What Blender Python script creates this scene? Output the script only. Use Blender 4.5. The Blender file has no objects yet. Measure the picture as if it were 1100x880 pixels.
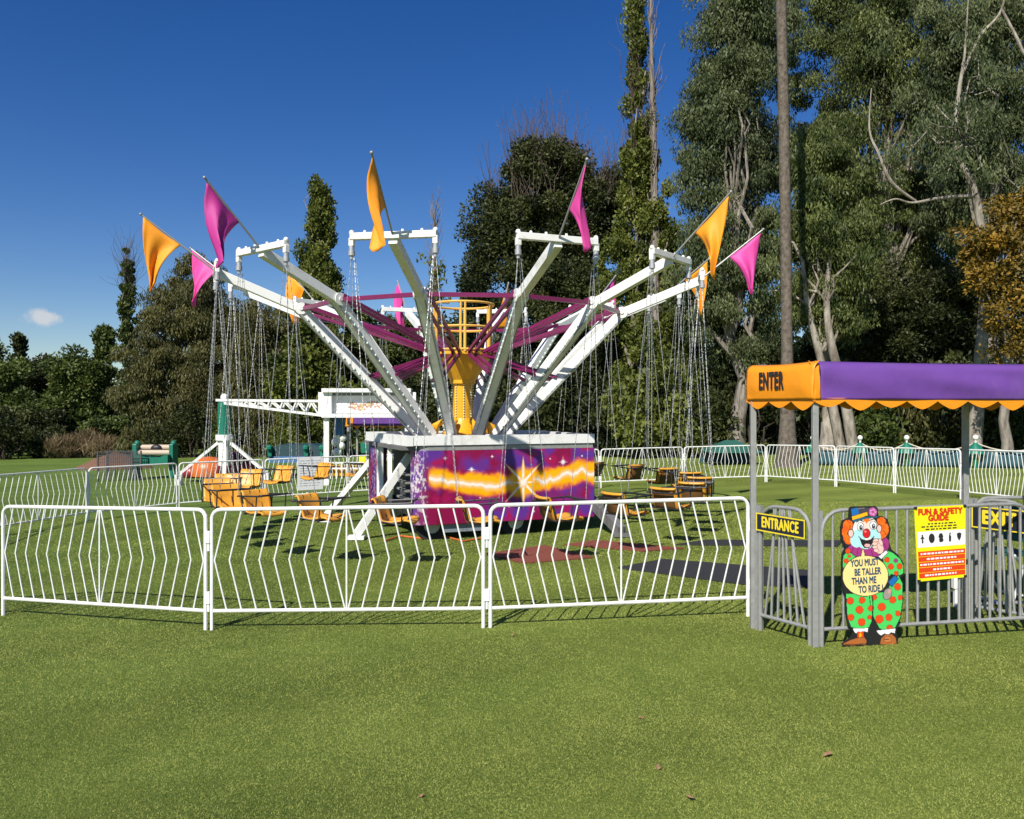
import bpy, math, random
import numpy as np
from mathutils import Vector, Matrix
R = math.radians
PI = math.pi
random.seed(7)
rng = np.random.default_rng(11)
scene = bpy.context.scene
col = scene.collection

# ------------------------------------------------------------------ camera
CAMZ = 1.7
cam_d = bpy.data.cameras.new('camera'); cam = bpy.data.objects.new('camera', cam_d); col.objects.link(cam)
cam.location = (0, 0, CAMZ); cam.rotation_euler = (R(90), 0, 0)
cam_d.sensor_width = 36; cam_d.sensor_fit = 'HORIZONTAL'; cam_d.lens = 28.8
cam_d.clip_start = 0.1; cam_d.clip_end = 3000
scene.camera = cam

# ------------------------------------------------------------------ light
SUN = Vector((-0.48, -1.0, 1.0)).normalized()          # direction towards the sun
elev = math.asin(SUN.z); azim = math.atan2(SUN.x, SUN.y)
sun_d = bpy.data.lights.new('sun', 'SUN'); sun_o = bpy.data.objects.new('sun', sun_d); col.objects.link(sun_o)
sun_d.energy = 4.8; sun_d.angle = R(0.53); sun_d.color = (1.0, 0.95, 0.86)
sun_o.rotation_euler = (-SUN).to_track_quat('-Z', 'Y').to_euler(); sun_o.location = (-10, -20, 30)
world = bpy.data.worlds.new('World'); scene.world = world; world.use_nodes = True
wt = world.node_tree; wn = wt.nodes; wn.clear(); wl = wt.links
sky = wn.new('ShaderNodeTexSky'); sky.sky_type = 'NISHITA'; sky.sun_disc = False
sky.sun_elevation = elev; sky.sun_rotation = azim; sky.altitude = 300
sky.air_density = 1.0; sky.dust_density = 0.15; sky.ozone_density = 3.0
bg = wn.new('ShaderNodeBackground'); bg.inputs['Strength'].default_value = 0.072
wo = wn.new('ShaderNodeOutputWorld')
# a few small fair weather clouds low in the west, placed by direction
tc = wn.new('ShaderNodeTexCoord')
def cloud_mask(direction, width, height, lo, hi, seed):
    """soft patch of noise around one direction of the sky"""
    v = Vector(direction).normalized()
    mp = wn.new('ShaderNodeVectorMath'); mp.operation = 'SUBTRACT'; wl.new(tc.outputs['Generated'], mp.inputs[0]); mp.inputs[1].default_value = v
    sc_ = wn.new('ShaderNodeVectorMath'); sc_.operation = 'MULTIPLY'; wl.new(mp.outputs[0], sc_.inputs[0]); sc_.inputs[1].default_value = (1/width, 1/width, 1/height)
    ln = wn.new('ShaderNodeVectorMath'); ln.operation = 'LENGTH'; wl.new(sc_.outputs[0], ln.inputs[0])
    nz = wn.new('ShaderNodeTexNoise'); nz.inputs['Scale'].default_value = 38; nz.inputs['Detail'].default_value = 6; nz.inputs['Roughness'].default_value = .62
    of = wn.new('ShaderNodeVectorMath'); of.operation = 'ADD'; wl.new(tc.outputs['Generated'], of.inputs[0]); of.inputs[1].default_value = (seed, seed*.7, 0)
    wl.new(of.outputs[0], nz.inputs['Vector'])
    a = wn.new('ShaderNodeMath'); a.operation = 'MULTIPLY_ADD'; wl.new(ln.outputs['Value'], a.inputs[0]); a.inputs[1].default_value = -.62
    wl.new(nz.outputs['Fac'], a.inputs[2])
    m = wn.new('ShaderNodeMapRange'); m.interpolation_type = 'SMOOTHSTEP'; wl.new(a.outputs[0], m.inputs['Value'])
    m.inputs['From Min'].default_value = lo; m.inputs['From Max'].default_value = hi
    return m.outputs['Result']
def pix_dir(px, py): return ((px-550)/880, 1, (440-py)/880)
cm = [cloud_mask(pix_dir(48, 341), .025, .014, .02, .34, 3.1), cloud_mask(pix_dir(50, 390), .05, .014, .04, .42, 5.7)]
acc = cm[0]
for c_ in cm[1:]:
    mx = wn.new('ShaderNodeMath'); mx.operation = 'MAXIMUM'; wl.new(acc, mx.inputs[0]); wl.new(c_, mx.inputs[1]); acc = mx.outputs[0]
sat = wn.new('ShaderNodeHueSaturation'); sat.inputs['Saturation'].default_value = 1.36; sat.inputs['Hue'].default_value = .516; wl.new(sky.outputs[0], sat.inputs['Color'])
mixc = wn.new('ShaderNodeMixRGB'); wl.new(acc, mixc.inputs['Fac']); wl.new(sat.outputs[0], mixc.inputs['Color1']); mixc.inputs['Color2'].default_value = (6.2, 6.6, 7.2, 1)
wl.new(mixc.outputs[0], bg.inputs['Color']); wl.new(bg.outputs[0], wo.inputs['Surface'])
scene.view_settings.view_transform = 'Standard'; scene.view_settings.look = 'None'
scene.view_settings.exposure = 0.42; scene.view_settings.gamma = 1.0; scene.view_settings.use_curve_mapping = False

# ------------------------------------------------------------------ placing helpers
GA, GB = 0.0195, -0.0205                                  # the field falls gently away and to the left
def gz(x, y): return GA*x + GB*y
def G(px, py):
    """ground point seen at a pixel of the photograph"""
    u = (px-550)/880; v = (440-py)/880
    t = CAMZ/(GA*u + GB - v)
    return Vector((u*t, t, CAMZ + v*t))
def at(px, py, d): return Vector(((px-550)/880*d, d, CAMZ + (440-py)/880*d))
def on(px, d):
    x = (px-550)/880*d
    return Vector((x, d, gz(x, d)))
def lin(r, g, b):
    f = lambda c: (c/255/12.92) if c/255 <= .04045 else ((c/255+.055)/1.055)**2.4
    return (f(r), f(g), f(b))

# ------------------------------------------------------------------ materials
def mat(name, color, rough=.5, metal=0, noise=0, nscale=8, bump=0, bscale=60, spec=.5, dirt=None, dscale=3):
    m = bpy.data.materials.new(name); m.use_nodes = True
    t = m.node_tree; n = t.nodes; l = t.links; p = n['Principled BSDF']
    p.inputs['Roughness'].default_value = rough; p.inputs['Metallic'].default_value = metal
    p.inputs['Specular IOR Level'].default_value = spec
    p.inputs['Base Color'].default_value = (*color, 1)
    tcn = n.new('ShaderNodeTexCoord'); src = None
    if noise:
        nz = n.new('ShaderNodeTexNoise'); nz.inputs['Scale'].default_value = nscale; nz.inputs['Detail'].default_value = 5
        l.new(tcn.outputs['Object'], nz.inputs['Vector'])
        mx = n.new('ShaderNodeMixRGB'); l.new(nz.outputs['Fac'], mx.inputs['Fac'])
        mx.inputs['Color1'].default_value = (*[c*(1-noise) for c in color], 1); mx.inputs['Color2'].default_value = (*[min(1, c*(1+noise)) for c in color], 1)
        src = mx.outputs[0]
    if dirt:
        nz = n.new('ShaderNodeTexNoise'); nz.inputs['Scale'].default_value = dscale; nz.inputs['Detail'].default_value = 8; nz.inputs['Roughness'].default_value = .7
        l.new(tcn.outputs['Object'], nz.inputs['Vector'])
        rp = n.new('ShaderNodeMapRange'); l.new(nz.outputs['Fac'], rp.inputs['Value']); rp.inputs['From Min'].default_value = .52; rp.inputs['From Max'].default_value = .78
        rp.inputs['To Max'].default_value = .75
        mx = n.new('ShaderNodeMixRGB'); l.new(rp.outputs[0], mx.inputs['Fac'])
        if src: l.new(src, mx.inputs['Color1'])
        else: mx.inputs['Color1'].default_value = (*color, 1)
        mx.inputs['Color2'].default_value = (*dirt, 1); src = mx.outputs[0]
    if src: l.new(src, p.inputs['Base Color'])
    if bump:
        nz = n.new('ShaderNodeTexNoise'); nz.inputs['Scale'].default_value = bscale; nz.inputs['Detail'].default_value = 4
        l.new(tcn.outputs['Object'], nz.inputs['Vector'])
        b = n.new('ShaderNodeBump'); b.inputs['Strength'].default_value = bump; b.inputs['Distance'].default_value = .02
        l.new(nz.outputs['Fac'], b.inputs['Height']); l.new(b.outputs[0], p.inputs['Normal'])
    return m
def paint_mat(name, rough=.4):
    m = bpy.data.materials.new(name); m.use_nodes = True
    t = m.node_tree; n = t.nodes; p = n['Principled BSDF']; p.inputs['Roughness'].default_value = rough
    a = n.new('ShaderNodeAttribute'); a.attribute_name = 'paint'; t.links.new(a.outputs['Color'], p.inputs['Base Color'])
    return m
def leaf_mat(name, dark, light, trans=.22, rough=.5):
    m = bpy.data.materials.new(name); m.use_nodes = True
    t = m.node_tree; n = t.nodes; l = t.links; p = n['Principled BSDF']; p.inputs['Roughness'].default_value = rough; p.inputs['Specular IOR Level'].default_value = .25
    a = n.new('ShaderNodeAttribute'); a.attribute_name = 'tint'
    rp = n.new('ShaderNodeValToRGB'); l.new(a.outputs['Fac'], rp.inputs['Fac'])
    rp.color_ramp.elements[0].color = (*dark, 1); rp.color_ramp.elements[1].color = (*light, 1)
    l.new(rp.outputs[0], p.inputs['Base Color'])
    tr = n.new('ShaderNodeBsdfTranslucent'); l.new(rp.outputs[0], tr.inputs['Color'])
    mx = n.new('ShaderNodeMixShader'); mx.inputs['Fac'].default_value = trans
    l.new(p.outputs[0], mx.inputs[1]); l.new(tr.outputs[0], mx.inputs[2]); l.new(mx.outputs[0], n['Material Output'].inputs['Surface'])
    return m
def bark_mat(name, c1, c2, sx=3, sz=.6):
    m = bpy.data.materials.new(name); m.use_nodes = True
    t = m.node_tree; n = t.nodes; l = t.links; p = n['Principled BSDF']; p.inputs['Roughness'].default_value = .9; p.inputs['Specular IOR Level'].default_value = .15
    tcn = n.new('ShaderNodeTexCoord'); mp = n.new('ShaderNodeMapping'); mp.inputs['Scale'].default_value = (sx, sx, sz); l.new(tcn.outputs['Object'], mp.inputs['Vector'])
    nz = n.new('ShaderNodeTexNoise'); nz.inputs['Scale'].default_value = 2.4; nz.inputs['Detail'].default_value = 8; nz.inputs['Roughness'].default_value = .68; l.new(mp.outputs[0], nz.inputs['Vector'])
    rp = n.new('ShaderNodeValToRGB'); rp.color_ramp.elements[0].position = .36; rp.color_ramp.elements[1].position = .64
    rp.color_ramp.elements[0].color = (*c1, 1); rp.color_ramp.elements[1].color = (*c2, 1)
    l.new(nz.outputs['Fac'], rp.inputs['Fac']); l.new(rp.outputs[0], p.inputs['Base Color'])
    b = n.new('ShaderNodeBump'); b.inputs['Strength'].default_value = .7; b.inputs['Distance'].default_value = .05; l.new(nz.outputs['Fac'], b.inputs['Height']); l.new(b.outputs[0], p.inputs['Normal'])
    return m

M = dict(
    white=mat('white_enamel', (.78, .78, .75), .45, noise=.05, nscale=1.5, dirt=(.36, .31, .25), dscale=4),
    white_fence=mat('white_fence_paint', (.80, .80, .77), .45, dirt=(.42, .36, .28), dscale=6),
    galv=mat('galvanised_steel', (.34, .34, .325), .5, .35, noise=.25, nscale=22, dirt=(.20, .20, .19), dscale=9),
    magenta=mat('magenta_enamel', (.17, .012, .075), .35, noise=.2, nscale=6),
    yellow=mat('yellow_enamel', (.72, .36, .012), .4, noise=.1, dirt=(.42, .20, .02), dscale=6),
    yellow_rail=mat('pale_yellow_rail', (.74, .42, .08), .4),
    shell=mat('yellow_fibreglass', (.68, .31, .03), .42, noise=.08, nscale=5, dirt=(.40, .20, .03), dscale=9),
    shell_back=mat('brown_rim', (.16, .075, .02), .6, noise=.25, nscale=20),
    chrome=mat('chain_steel', (.46, .46, .46), .42, .45, noise=.25, nscale=30),
    dark=mat('dark_steel', (.035, .035, .038), .45, .4, noise=.3, nscale=20),
    black=mat('black_paint', (.012, .012, .013), .5),
    rubber=mat('black_rubber', (.022, .023, .026), .8, bump=.5, bscale=120, noise=.3, nscale=50),
    red_rubber=mat('red_rubber', (.20, .050, .030), .85, bump=.5, bscale=120, noise=.3, nscale=40),
    bulb=mat('bulb_glass', (.62, .78, .66), .15),
    deck=mat('grey_deck', (.13, .13, .13), .7, noise=.3),
    grille=mat('grey_grille', (.06, .06, .065), .7),
    tyre=mat('tyre_rubber', (.02, .02, .022), .85),
    rim=mat('wheel_rim', (.55, .55, .54), .4),
    pink=mat('pink_cloth', (.66, .055, .30), .62, noise=.08, nscale=10),
    magenta_cloth=mat('magenta_cloth', (.46, .028, .24), .62, noise=.08, nscale=10),
    orange=mat('orange_cloth', (.84, .30, .008), .65, noise=.06, nscale=10),
    purple=mat('purple_vinyl', (.128, .050, .26), .72, spec=.25, noise=.16, nscale=3, bump=.5, bscale=5, dirt=(.16, .10, .24), dscale=2),
    awn_orange=mat('orange_vinyl', (.80, .27, .006), .5, noise=.06, nscale=5, bump=.3, bscale=9),
    letter_yellow=mat('sign_yellow', (.80, .62, .03), .5),
    navy=mat('sign_black', (.014, .016, .03), .45),
    poster_yellow=mat('poster_yellow', (.80, .72, .01), .35), poster_red=mat('poster_red', (.66, .055, .01), .35),
    poster_white=mat('poster_white', (.80, .78, .80), .35), poster_text=mat('poster_red_text', (.60, .03, .008), .4),
    ink=mat('poster_ink', (.02, .02, .02), .5), teal_ink=mat('teal_ink', (.01, .075, .13), .5),
    ply=mat('painted_board', (.012, .012, .012), .6),
    teal=mat('teal_paint', (.006, .15, .095), .45, noise=.2, nscale=6), beige=mat('beige_vinyl', (.48, .38, .28), .6),
    teal_blue=mat('faded_teal_vinyl', (.028, .085, .105), .6, noise=.2, nscale=3), dark_teal=mat('dark_teal_panel', (.014, .05, .06), .6, noise=.2),
    dark_red=mat('dark_red_shell', (.20, .014, .022), .35), orange_shell=mat('orange_shell', (.55, .13, .02), .35),
    mulch=mat('mulch', (.15, .075, .045), .95, noise=.5, nscale=12, bump=1, bscale=14),
    cable=mat('orange_cable', (.62, .14, .03), .6), rope=mat('cream_rope', (.55, .50, .38), .8),
    green_tent=mat('green_canvas', (.02, .10, .075), .7), panel_blue=mat('blue_panel', (.05, .15, .32), .5),
    grey_panel=mat('slate_grey_panel', (.20, .23, .26), .5), pic_white=mat('picture_white', (.76, .75, .74), .45), pic_rust=mat('picture_rust', (.46, .22, .13), .5),  # grey panel: even blue-grey for bumper plate, back board and print lines
    paint=paint_mat('airbrushed_paint', .35), paint_matt=paint_mat('brushed_paint', .5),
    dry=mat('dry_leaf', (.28, .16, .08), .8, noise=.3, nscale=30),
)

# ------------------------------------------------------------------ mesh helpers
class MB:
    def __init__(s): s.v = []; s.f = []
    def add(s, vs, fs):
        o = len(s.v); s.v += [tuple(v) for v in vs]; s.f += [tuple(i+o for i in f) for f in fs]
    def box(s, c, size, rot=None, taper=None):
        x, y, z = [a/2 for a in size]
        vs = [Vector(p) for p in ((-x,-y,-z),(x,-y,-z),(x,y,-z),(-x,y,-z),(-x,-y,z),(x,-y,z),(x,y,z),(-x,y,z))]
        if rot: vs = [rot @ v for v in vs]
        c = Vector(c)
        s.add([v+c for v in vs], [(3,2,1,0),(4,5,6,7),(0,1,5,4),(1,2,6,5),(2,3,7,6),(3,0,4,7)])
        return s
    def bar(s, a, b, w, h, up=(0,0,1)):
        """rectangular bar from a to b"""
        a = Vector(a); b = Vector(b); d = (b-a).normalized(); up = Vector(up)
        if abs(d.dot(up)) > .98: up = Vector((1,0,0))
        sd = d.cross(up).normalized(); u2 = sd.cross(d)
        vs = []
        for p in (a, b):
            for sx, sz in ((-1,-1),(1,-1),(1,1),(-1,1)): vs.append(p + sd*(sx*w/2) + u2*(sz*h/2))
        s.add(vs, [(0,1,2,3),(7,6,5,4),(0,4,5,1),(1,5,6,2),(2,6,7,3),(3,7,4,0)])
        return s
    def tube(s, pts, r, n=8, cap=True):
        pts = [Vector(p) for p in pts]; rs = r if isinstance(r, (list, tuple)) else [r]*len(pts)
        d = (pts[1]-pts[0]).normalized(); a = Vector((0,0,1)) if abs(d.z) < .9 else Vector((1,0,0))
        x = d.cross(a).normalized(); vs = []; prev = d
        for i, p in enumerate(pts):
            if i == 0: t = (pts[1]-p)
            elif i == len(pts)-1: t = (p-pts[i-1])
            else: t = (pts[i+1]-p).normalized() + (p-pts[i-1]).normalized()
            t = t.normalized() if t.length > 1e-9 else prev
            x = (x - t*x.dot(t)).normalized(); y = t.cross(x); prev = t
            for k in range(n):
                an = 2*PI*k/n; vs.append(p + (x*math.cos(an) + y*math.sin(an))*rs[i])
        fs = [(i*n+k, i*n+(k+1)%n, (i+1)*n+(k+1)%n, (i+1)*n+k) for i in range(len(pts)-1) for k in range(n)]
        if cap: fs += [tuple(range(n-1,-1,-1)), tuple(range((len(pts)-1)*n, len(pts)*n))]
        s.add(vs, fs); return s
    def sphere(s, c, r, n=8, m=5, sc=(1,1,1)):
        c = Vector(c); vs = [c+Vector((0,0,-r*sc[2]))]
        for j in range(1, m):
            ph = -PI/2 + PI*j/m
            for k in range(n): vs.append(c + Vector((r*sc[0]*math.cos(ph)*math.cos(2*PI*k/n), r*sc[1]*math.cos(ph)*math.sin(2*PI*k/n), r*sc[2]*math.sin(ph))))
        vs.append(c+Vector((0,0,r*sc[2]))); e = len(vs)-1
        fs = [(0, 1+(k+1)%n, 1+k) for k in range(n)]
        for j in range(m-2):
            for k in range(n): fs.append((1+j*n+k, 1+j*n+(k+1)%n, 1+(j+1)*n+(k+1)%n, 1+(j+1)*n+k))
        fs += [(e, 1+(m-2)*n+k, 1+(m-2)*n+(k+1)%n) for k in range(n)]
        s.add(vs, fs); return s
    def lathe(s, prof, n=24, c=(0,0,0), cap=True):
        c = Vector(c); vs = [c+Vector((r*math.cos(2*PI*k/n), r*math.sin(2*PI*k/n), z)) for r, z in prof for k in range(n)]
        fs = [(i*n+k, i*n+(k+1)%n, (i+1)*n+(k+1)%n, (i+1)*n+k) for i in range(len(prof)-1) for k in range(n)]
        if cap: fs += [tuple(range(n-1,-1,-1)), tuple(range((len(prof)-1)*n, len(prof)*n))]
        s.add(vs, fs); return s
    def prism(s, poly, fn, t0, t1):
        """2-D outline extruded between two depths; fn(a, b, t) gives the point"""
        n = len(poly); vs = [fn(a, b, t0) for a, b in poly] + [fn(a, b, t1) for a, b in poly]
        s.add(vs, [tuple(range(n-1,-1,-1)), tuple(range(n, 2*n))] + [(i, (i+1)%n, n+(i+1)%n, n+i) for i in range(n)]); return s
    def build(s, name, m, parent=None, smooth=False, loc=None, rotz=0, bevel=0):
        me = bpy.data.meshes.new(name); me.from_pydata(s.v, [], s.f)
        if smooth:
            me.polygons.foreach_set('use_smooth', [True]*len(me.polygons))
        me.materials.append(m); me.validate(); me.update()
        if smooth: me.set_sharp_from_angle(angle=R(40))
        o = bpy.data.objects.new(name, me); col.objects.link(o)
        if parent: o.parent = parent
        if loc is not None: o.location = loc
        o.rotation_euler.z = rotz
        if bevel:
            bv = o.modifiers.new('bevel', 'BEVEL'); bv.width = bevel; bv.segments = 2; bv.limit_method = 'ANGLE'
        return o
def tag(o, label=None, cat=None, group=None, kind=None):
    if label: o['label'] = label
    if cat: o['category'] = cat
    if group: o['group'] = group
    if kind: o['kind'] = kind
    return o
def thing(name, label, cat, loc=(0,0,0), rz=0, group=None):
    o = bpy.data.objects.new(name, None); col.objects.link(o); o.empty_display_size = .2
    o.location = loc; o.rotation_euler.z = rz
    return tag(o, label, cat, group)
def dup(root, loc, rz=0, label=None, scale=None):
    r = root.copy(); col.objects.link(r); r.location = loc; r.rotation_euler.z = rz
    if scale: r.scale = scale
    if label: r['label'] = label
    for ch in list(root.children):
        c = ch.copy(); col.objects.link(c); c.parent = r
        for g in ch.children:
            d = g.copy(); col.objects.link(d); d.parent = c
    return r
def big_mesh(name, co, faces_n, m, parent=None, attrs=None):
    """co (N*faces_n, 3): consecutive runs of faces_n vertices are faces"""
    me = bpy.data.meshes.new(name); nv = len(co); nf = nv//faces_n
    me.vertices.add(nv); me.vertices.foreach_set('co', np.asarray(co, dtype=np.float32).ravel())
    me.loops.add(nv); me.loops.foreach_set('vertex_index', np.arange(nv, dtype=np.int32))
    me.polygons.add(nf); me.polygons.foreach_set('loop_start', np.arange(0, nv, faces_n, dtype=np.int32))
    for k, v in (attrs or {}).items():
        a = me.attributes.new(k, 'FLOAT', 'POINT'); a.data.foreach_set('value', np.asarray(v, dtype=np.float32))
    me.materials.append(m); me.update(calc_edges=True)
    o = bpy.data.objects.new(name, me); col.objects.link(o)
    if parent: o.parent = parent
    return o
def grid_mesh(name, P, C, m, parent=None, keep=None, smooth=True):
    """P (rows, cols, 3) points, C (rows, cols, 3) paint colours"""
    h, w = P.shape[:2]; me = bpy.data.meshes.new(name)
    idx = np.arange(h*w).reshape(h, w)
    q = np.stack([idx[:-1, :-1], idx[1:, :-1], idx[1:, 1:], idx[:-1, 1:]], -1).reshape(-1, 4)
    if keep is not None:
        k = (keep[:-1, :-1] & keep[1:, :-1] & keep[1:, 1:] & keep[:-1, 1:]).ravel(); q = q[k]
    me.vertices.add(h*w); me.vertices.foreach_set('co', P.astype(np.float32).ravel())
    me.loops.add(q.size); me.loops.foreach_set('vertex_index', q.astype(np.int32).ravel())
    me.polygons.add(len(q)); me.polygons.foreach_set('loop_start', np.arange(0, q.size, 4, dtype=np.int32))
    if smooth: me.polygons.foreach_set('use_smooth', np.ones(len(q), dtype=bool))
    if C is not None:
        a = me.attributes.new('paint', 'FLOAT_COLOR', 'POINT'); a.data.foreach_set('color', np.concatenate([C, np.ones((h, w, 1))], -1).astype(np.float32).ravel())
    me.materials.append(m); me.update(calc_edges=True)
    o = bpy.data.objects.new(name, me); col.objects.link(o)
    if parent: o.parent = parent
    return o
def vnoise(x, y, seed=0, octaves=4):
    out = np.zeros_like(x); amp = .5; r_ = np.random.default_rng(seed)
    for o in range(octaves):
        T = r_.random((64, 64)); xs = x*2**o; ys = y*2**o
        xi = np.floor(xs).astype(int); yi = np.floor(ys).astype(int); fx = xs-xi; fy = ys-yi
        fx = fx*fx*(3-2*fx); fy = fy*fy*(3-2*fy)
        g = lambda a, b: T[a % 64, b % 64]
        out += amp*((g(xi, yi)*(1-fx)+g(xi+1, yi)*fx)*(1-fy)+(g(xi, yi+1)*(1-fx)+g(xi+1, yi+1)*fx)*fy); amp *= .5
    return out/(1-.5**octaves)
def text(name, body, m, size, parent, mtx, extrude=.002, bold=0.0, sx=1.0, align='CENTER', spacing=1.0):
    cu = bpy.data.curves.new(name, 'FONT'); cu.body = body; cu.size = size; cu.align_x = align; cu.align_y = 'CENTER'
    cu.space_character = spacing; cu.resolution_u = 3
    tmp = bpy.data.objects.new('tmp_text', cu); col.objects.link(tmp)
    dg = bpy.context.evaluated_depsgraph_get(); me = bpy.data.meshes.new_from_object(tmp.evaluated_get(dg))
    bpy.data.objects.remove(tmp); bpy.data.curves.remove(cu)
    vs = [v.co.copy() for v in me.vertices]; fs = [tuple(p.vertices) for p in me.polygons]; bpy.data.meshes.remove(me)
    mb = MB(); k = 8 if bold else 1                            # brush-thick strokes: the outline laid again around itself
    for i in range(k):
        o_ = Vector((math.cos(i*PI/4)*bold/sx, math.sin(i*PI/4)*bold, extrude+i*.00012)) if bold else Vector((0, 0, extrude))
        mb.add([v+o_ for v in vs], fs)
    o = mb.build(name, m, parent)
    o.matrix_local = mtx @ Matrix.Diagonal((sx, 1, 1, 1))
    return o

# ------------------------------------------------------------------ the field
def lawn_mat():
    m = bpy.data.materials.new('mown_lawn'); m.use_nodes = True
    t = m.node_tree; n = t.nodes; l = t.links; p = n['Principled BSDF']; p.inputs['Roughness'].default_value = .85; p.inputs['Specular IOR Level'].default_value = .12
    tcn = n.new('ShaderNodeTexCoord')
    def nz(scale, det, rough=.6):
        a = n.new('ShaderNodeTexNoise'); a.inputs['Scale'].default_value = scale; a.inputs['Detail'].default_value = det; a.inputs['Roughness'].default_value = rough
        l.new(tcn.outputs['Object'], a.inputs['Vector']); return a
    fine = nz(55, 6, .75); mid = nz(2.2, 5); big = nz(.22, 4)
    r1 = n.new('ShaderNodeValToRGB'); l.new(fine.outputs['Fac'], r1.inputs['Fac'])
    r1.color_ramp.elements[0].position = .33; r1.color_ramp.elements[1].position = .68
    r1.color_ramp.elements[0].color = (.09, .135, .016, 1); r1.color_ramp.elements[1].color = (.285, .345, .072, 1)
    r2 = n.new('ShaderNodeMapRange'); l.new(mid.outputs['Fac'], r2.inputs['Value']); r2.inputs['From Min'].default_value = .50; r2.inputs['From Max'].default_value = .72; r2.inputs['To Max'].default_value = .42
    mx = n.new('ShaderNodeMixRGB'); l.new(r2.outputs[0], mx.inputs['Fac']); l.new(r1.outputs[0], mx.inputs['Color1']); mx.inputs['Color2'].default_value = (.29, .31, .062, 1)
    r3 = n.new('ShaderNodeMapRange'); l.new(big.outputs['Fac'], r3.inputs['Value']); r3.inputs['From Min'].default_value = .35; r3.inputs['From Max'].default_value = .65; r3.inputs['To Min'].default_value = .82; r3.inputs['To Max'].default_value = 1.15
    # mowing bands far across the field
    wv = n.new('ShaderNodeTexWave'); wv.inputs['Scale'].default_value = .17; wv.inputs['Distortion'].default_value = 1.5; wv.inputs['Detail'].default_value = 2
    mp = n.new('ShaderNodeMapping'); mp.inputs['Rotation'].default_value = (0, 0, R(68)); l.new(tcn.outputs['Object'], mp.inputs['Vector']); l.new(mp.outputs[0], wv.inputs['Vector'])
    r4 = n.new('ShaderNodeMapRange'); l.new(wv.outputs['Fac'], r4.inputs['Value']); r4.inputs['To Min'].default_value = .86; r4.inputs['To Max'].default_value = 1.1
    mm = n.new('ShaderNodeMath'); mm.operation = 'MULTIPLY'; l.new(r3.outputs[0], mm.inputs[0]); l.new(r4.outputs[0], mm.inputs[1])
    ml = n.new('ShaderNodeVectorMath'); ml.operation = 'SCALE'; l.new(mx.outputs[0], ml.inputs[0]); l.new(mm.outputs[0], ml.inputs['Scale'])
    # the colour is multiplied darker towards the left, full strength towards the right
    sp_ = n.new('ShaderNodeSeparateXYZ'); l.new(tcn.outputs['Object'], sp_.inputs[0])
    dr = n.new('ShaderNodeMath'); dr.operation = 'MULTIPLY_ADD'; l.new(big.outputs['Fac'], dr.inputs[0]); dr.inputs[1].default_value = 6; l.new(sp_.outputs['X'], dr.inputs[2])
    r5 = n.new('ShaderNodeMapRange'); r5.interpolation_type = 'SMOOTHSTEP'; l.new(dr.outputs[0], r5.inputs['Value']); r5.inputs['From Min'].default_value = -3; r5.inputs['From Max'].default_value = 9
    left_tone = n.new('ShaderNodeMixRGB'); left_tone.blend_type = 'MULTIPLY'; left_tone.inputs['Fac'].default_value = 1; l.new(ml.outputs[0], left_tone.inputs['Color1']); left_tone.inputs['Color2'].default_value = (.66, .78, .80, 1)
    mix5 = n.new('ShaderNodeMixRGB'); l.new(r5.outputs[0], mix5.inputs['Fac']); l.new(left_tone.outputs[0], mix5.inputs['Color1']); l.new(ml.outputs[0], mix5.inputs['Color2'])
    l.new(mix5.outputs[0], p.inputs['Base Color'])
    b = n.new('ShaderNodeBump'); b.inputs['Strength'].default_value = .8; b.inputs['Distance'].default_value = .04; l.new(fine.outputs['Fac'], b.inputs['Height']); l.new(b.outputs[0], p.inputs['Normal'])
    return m
gm = MB()
xs = [-400, -120, -40, -15, 0, 15, 40, 120, 400]; ys = [-60, 0, 10, 25, 60, 150, 420]
gm.add([(x, y, gz(x, y)) for y in ys for x in xs], [(j*9+i, j*9+i+1, (j+1)*9+i+1, (j+1)*9+i) for j in range(6) for i in range(8)])
lawn = gm.build('lawn', lawn_mat()); tag(lawn, kind='structure')

def poly_mat_obj(name, label, cat, pixels, m, group, th=.014):
    pts = [G(*p) for p in pixels]; b = MB()
    n = len(pts); lo = [p + Vector((0, 0, .006)) for p in pts]; hi = [p + Vector((0, 0, .006+th)) for p in pts]
    b.add(lo+hi, [tuple(range(n-1,-1,-1)), tuple(range(n, 2*n))] + [(i, (i+1)%n, n+(i+1)%n, n+i) for i in range(n)])
    o = b.build(name, m); tag(o, label, cat, group); return pts
MATS = []
MATS.append(poly_mat_obj('rubber_mat', 'red rubber mat nearest the front fence, below the star mural', 'mat', [(522, 596), (585, 587), (638, 600), (562, 606)], M['red_rubber'], 'red rubber mats'))
MATS.append(poly_mat_obj('rubber_mat', 'red rubber mat further back, right of the trailer', 'mat', [(606, 586), (640, 581.5), (735, 590), (690, 593)], M['red_rubber'], 'red rubber mats'))
MATS.append(poly_mat_obj('rubber_mat', 'wide black rubber mat leading to the entrance gate', 'mat', [(664, 611), (712, 602), (868, 614), (868, 632), (800, 629)], M['rubber'], 'black rubber mats'))
MATS.append(poly_mat_obj('rubber_mat', 'thin far strip of black rubber mat behind the entrance lane', 'mat', [(726, 586), (760, 581), (905, 582), (900, 588)], M['rubber'], 'black rubber mats'))

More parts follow.
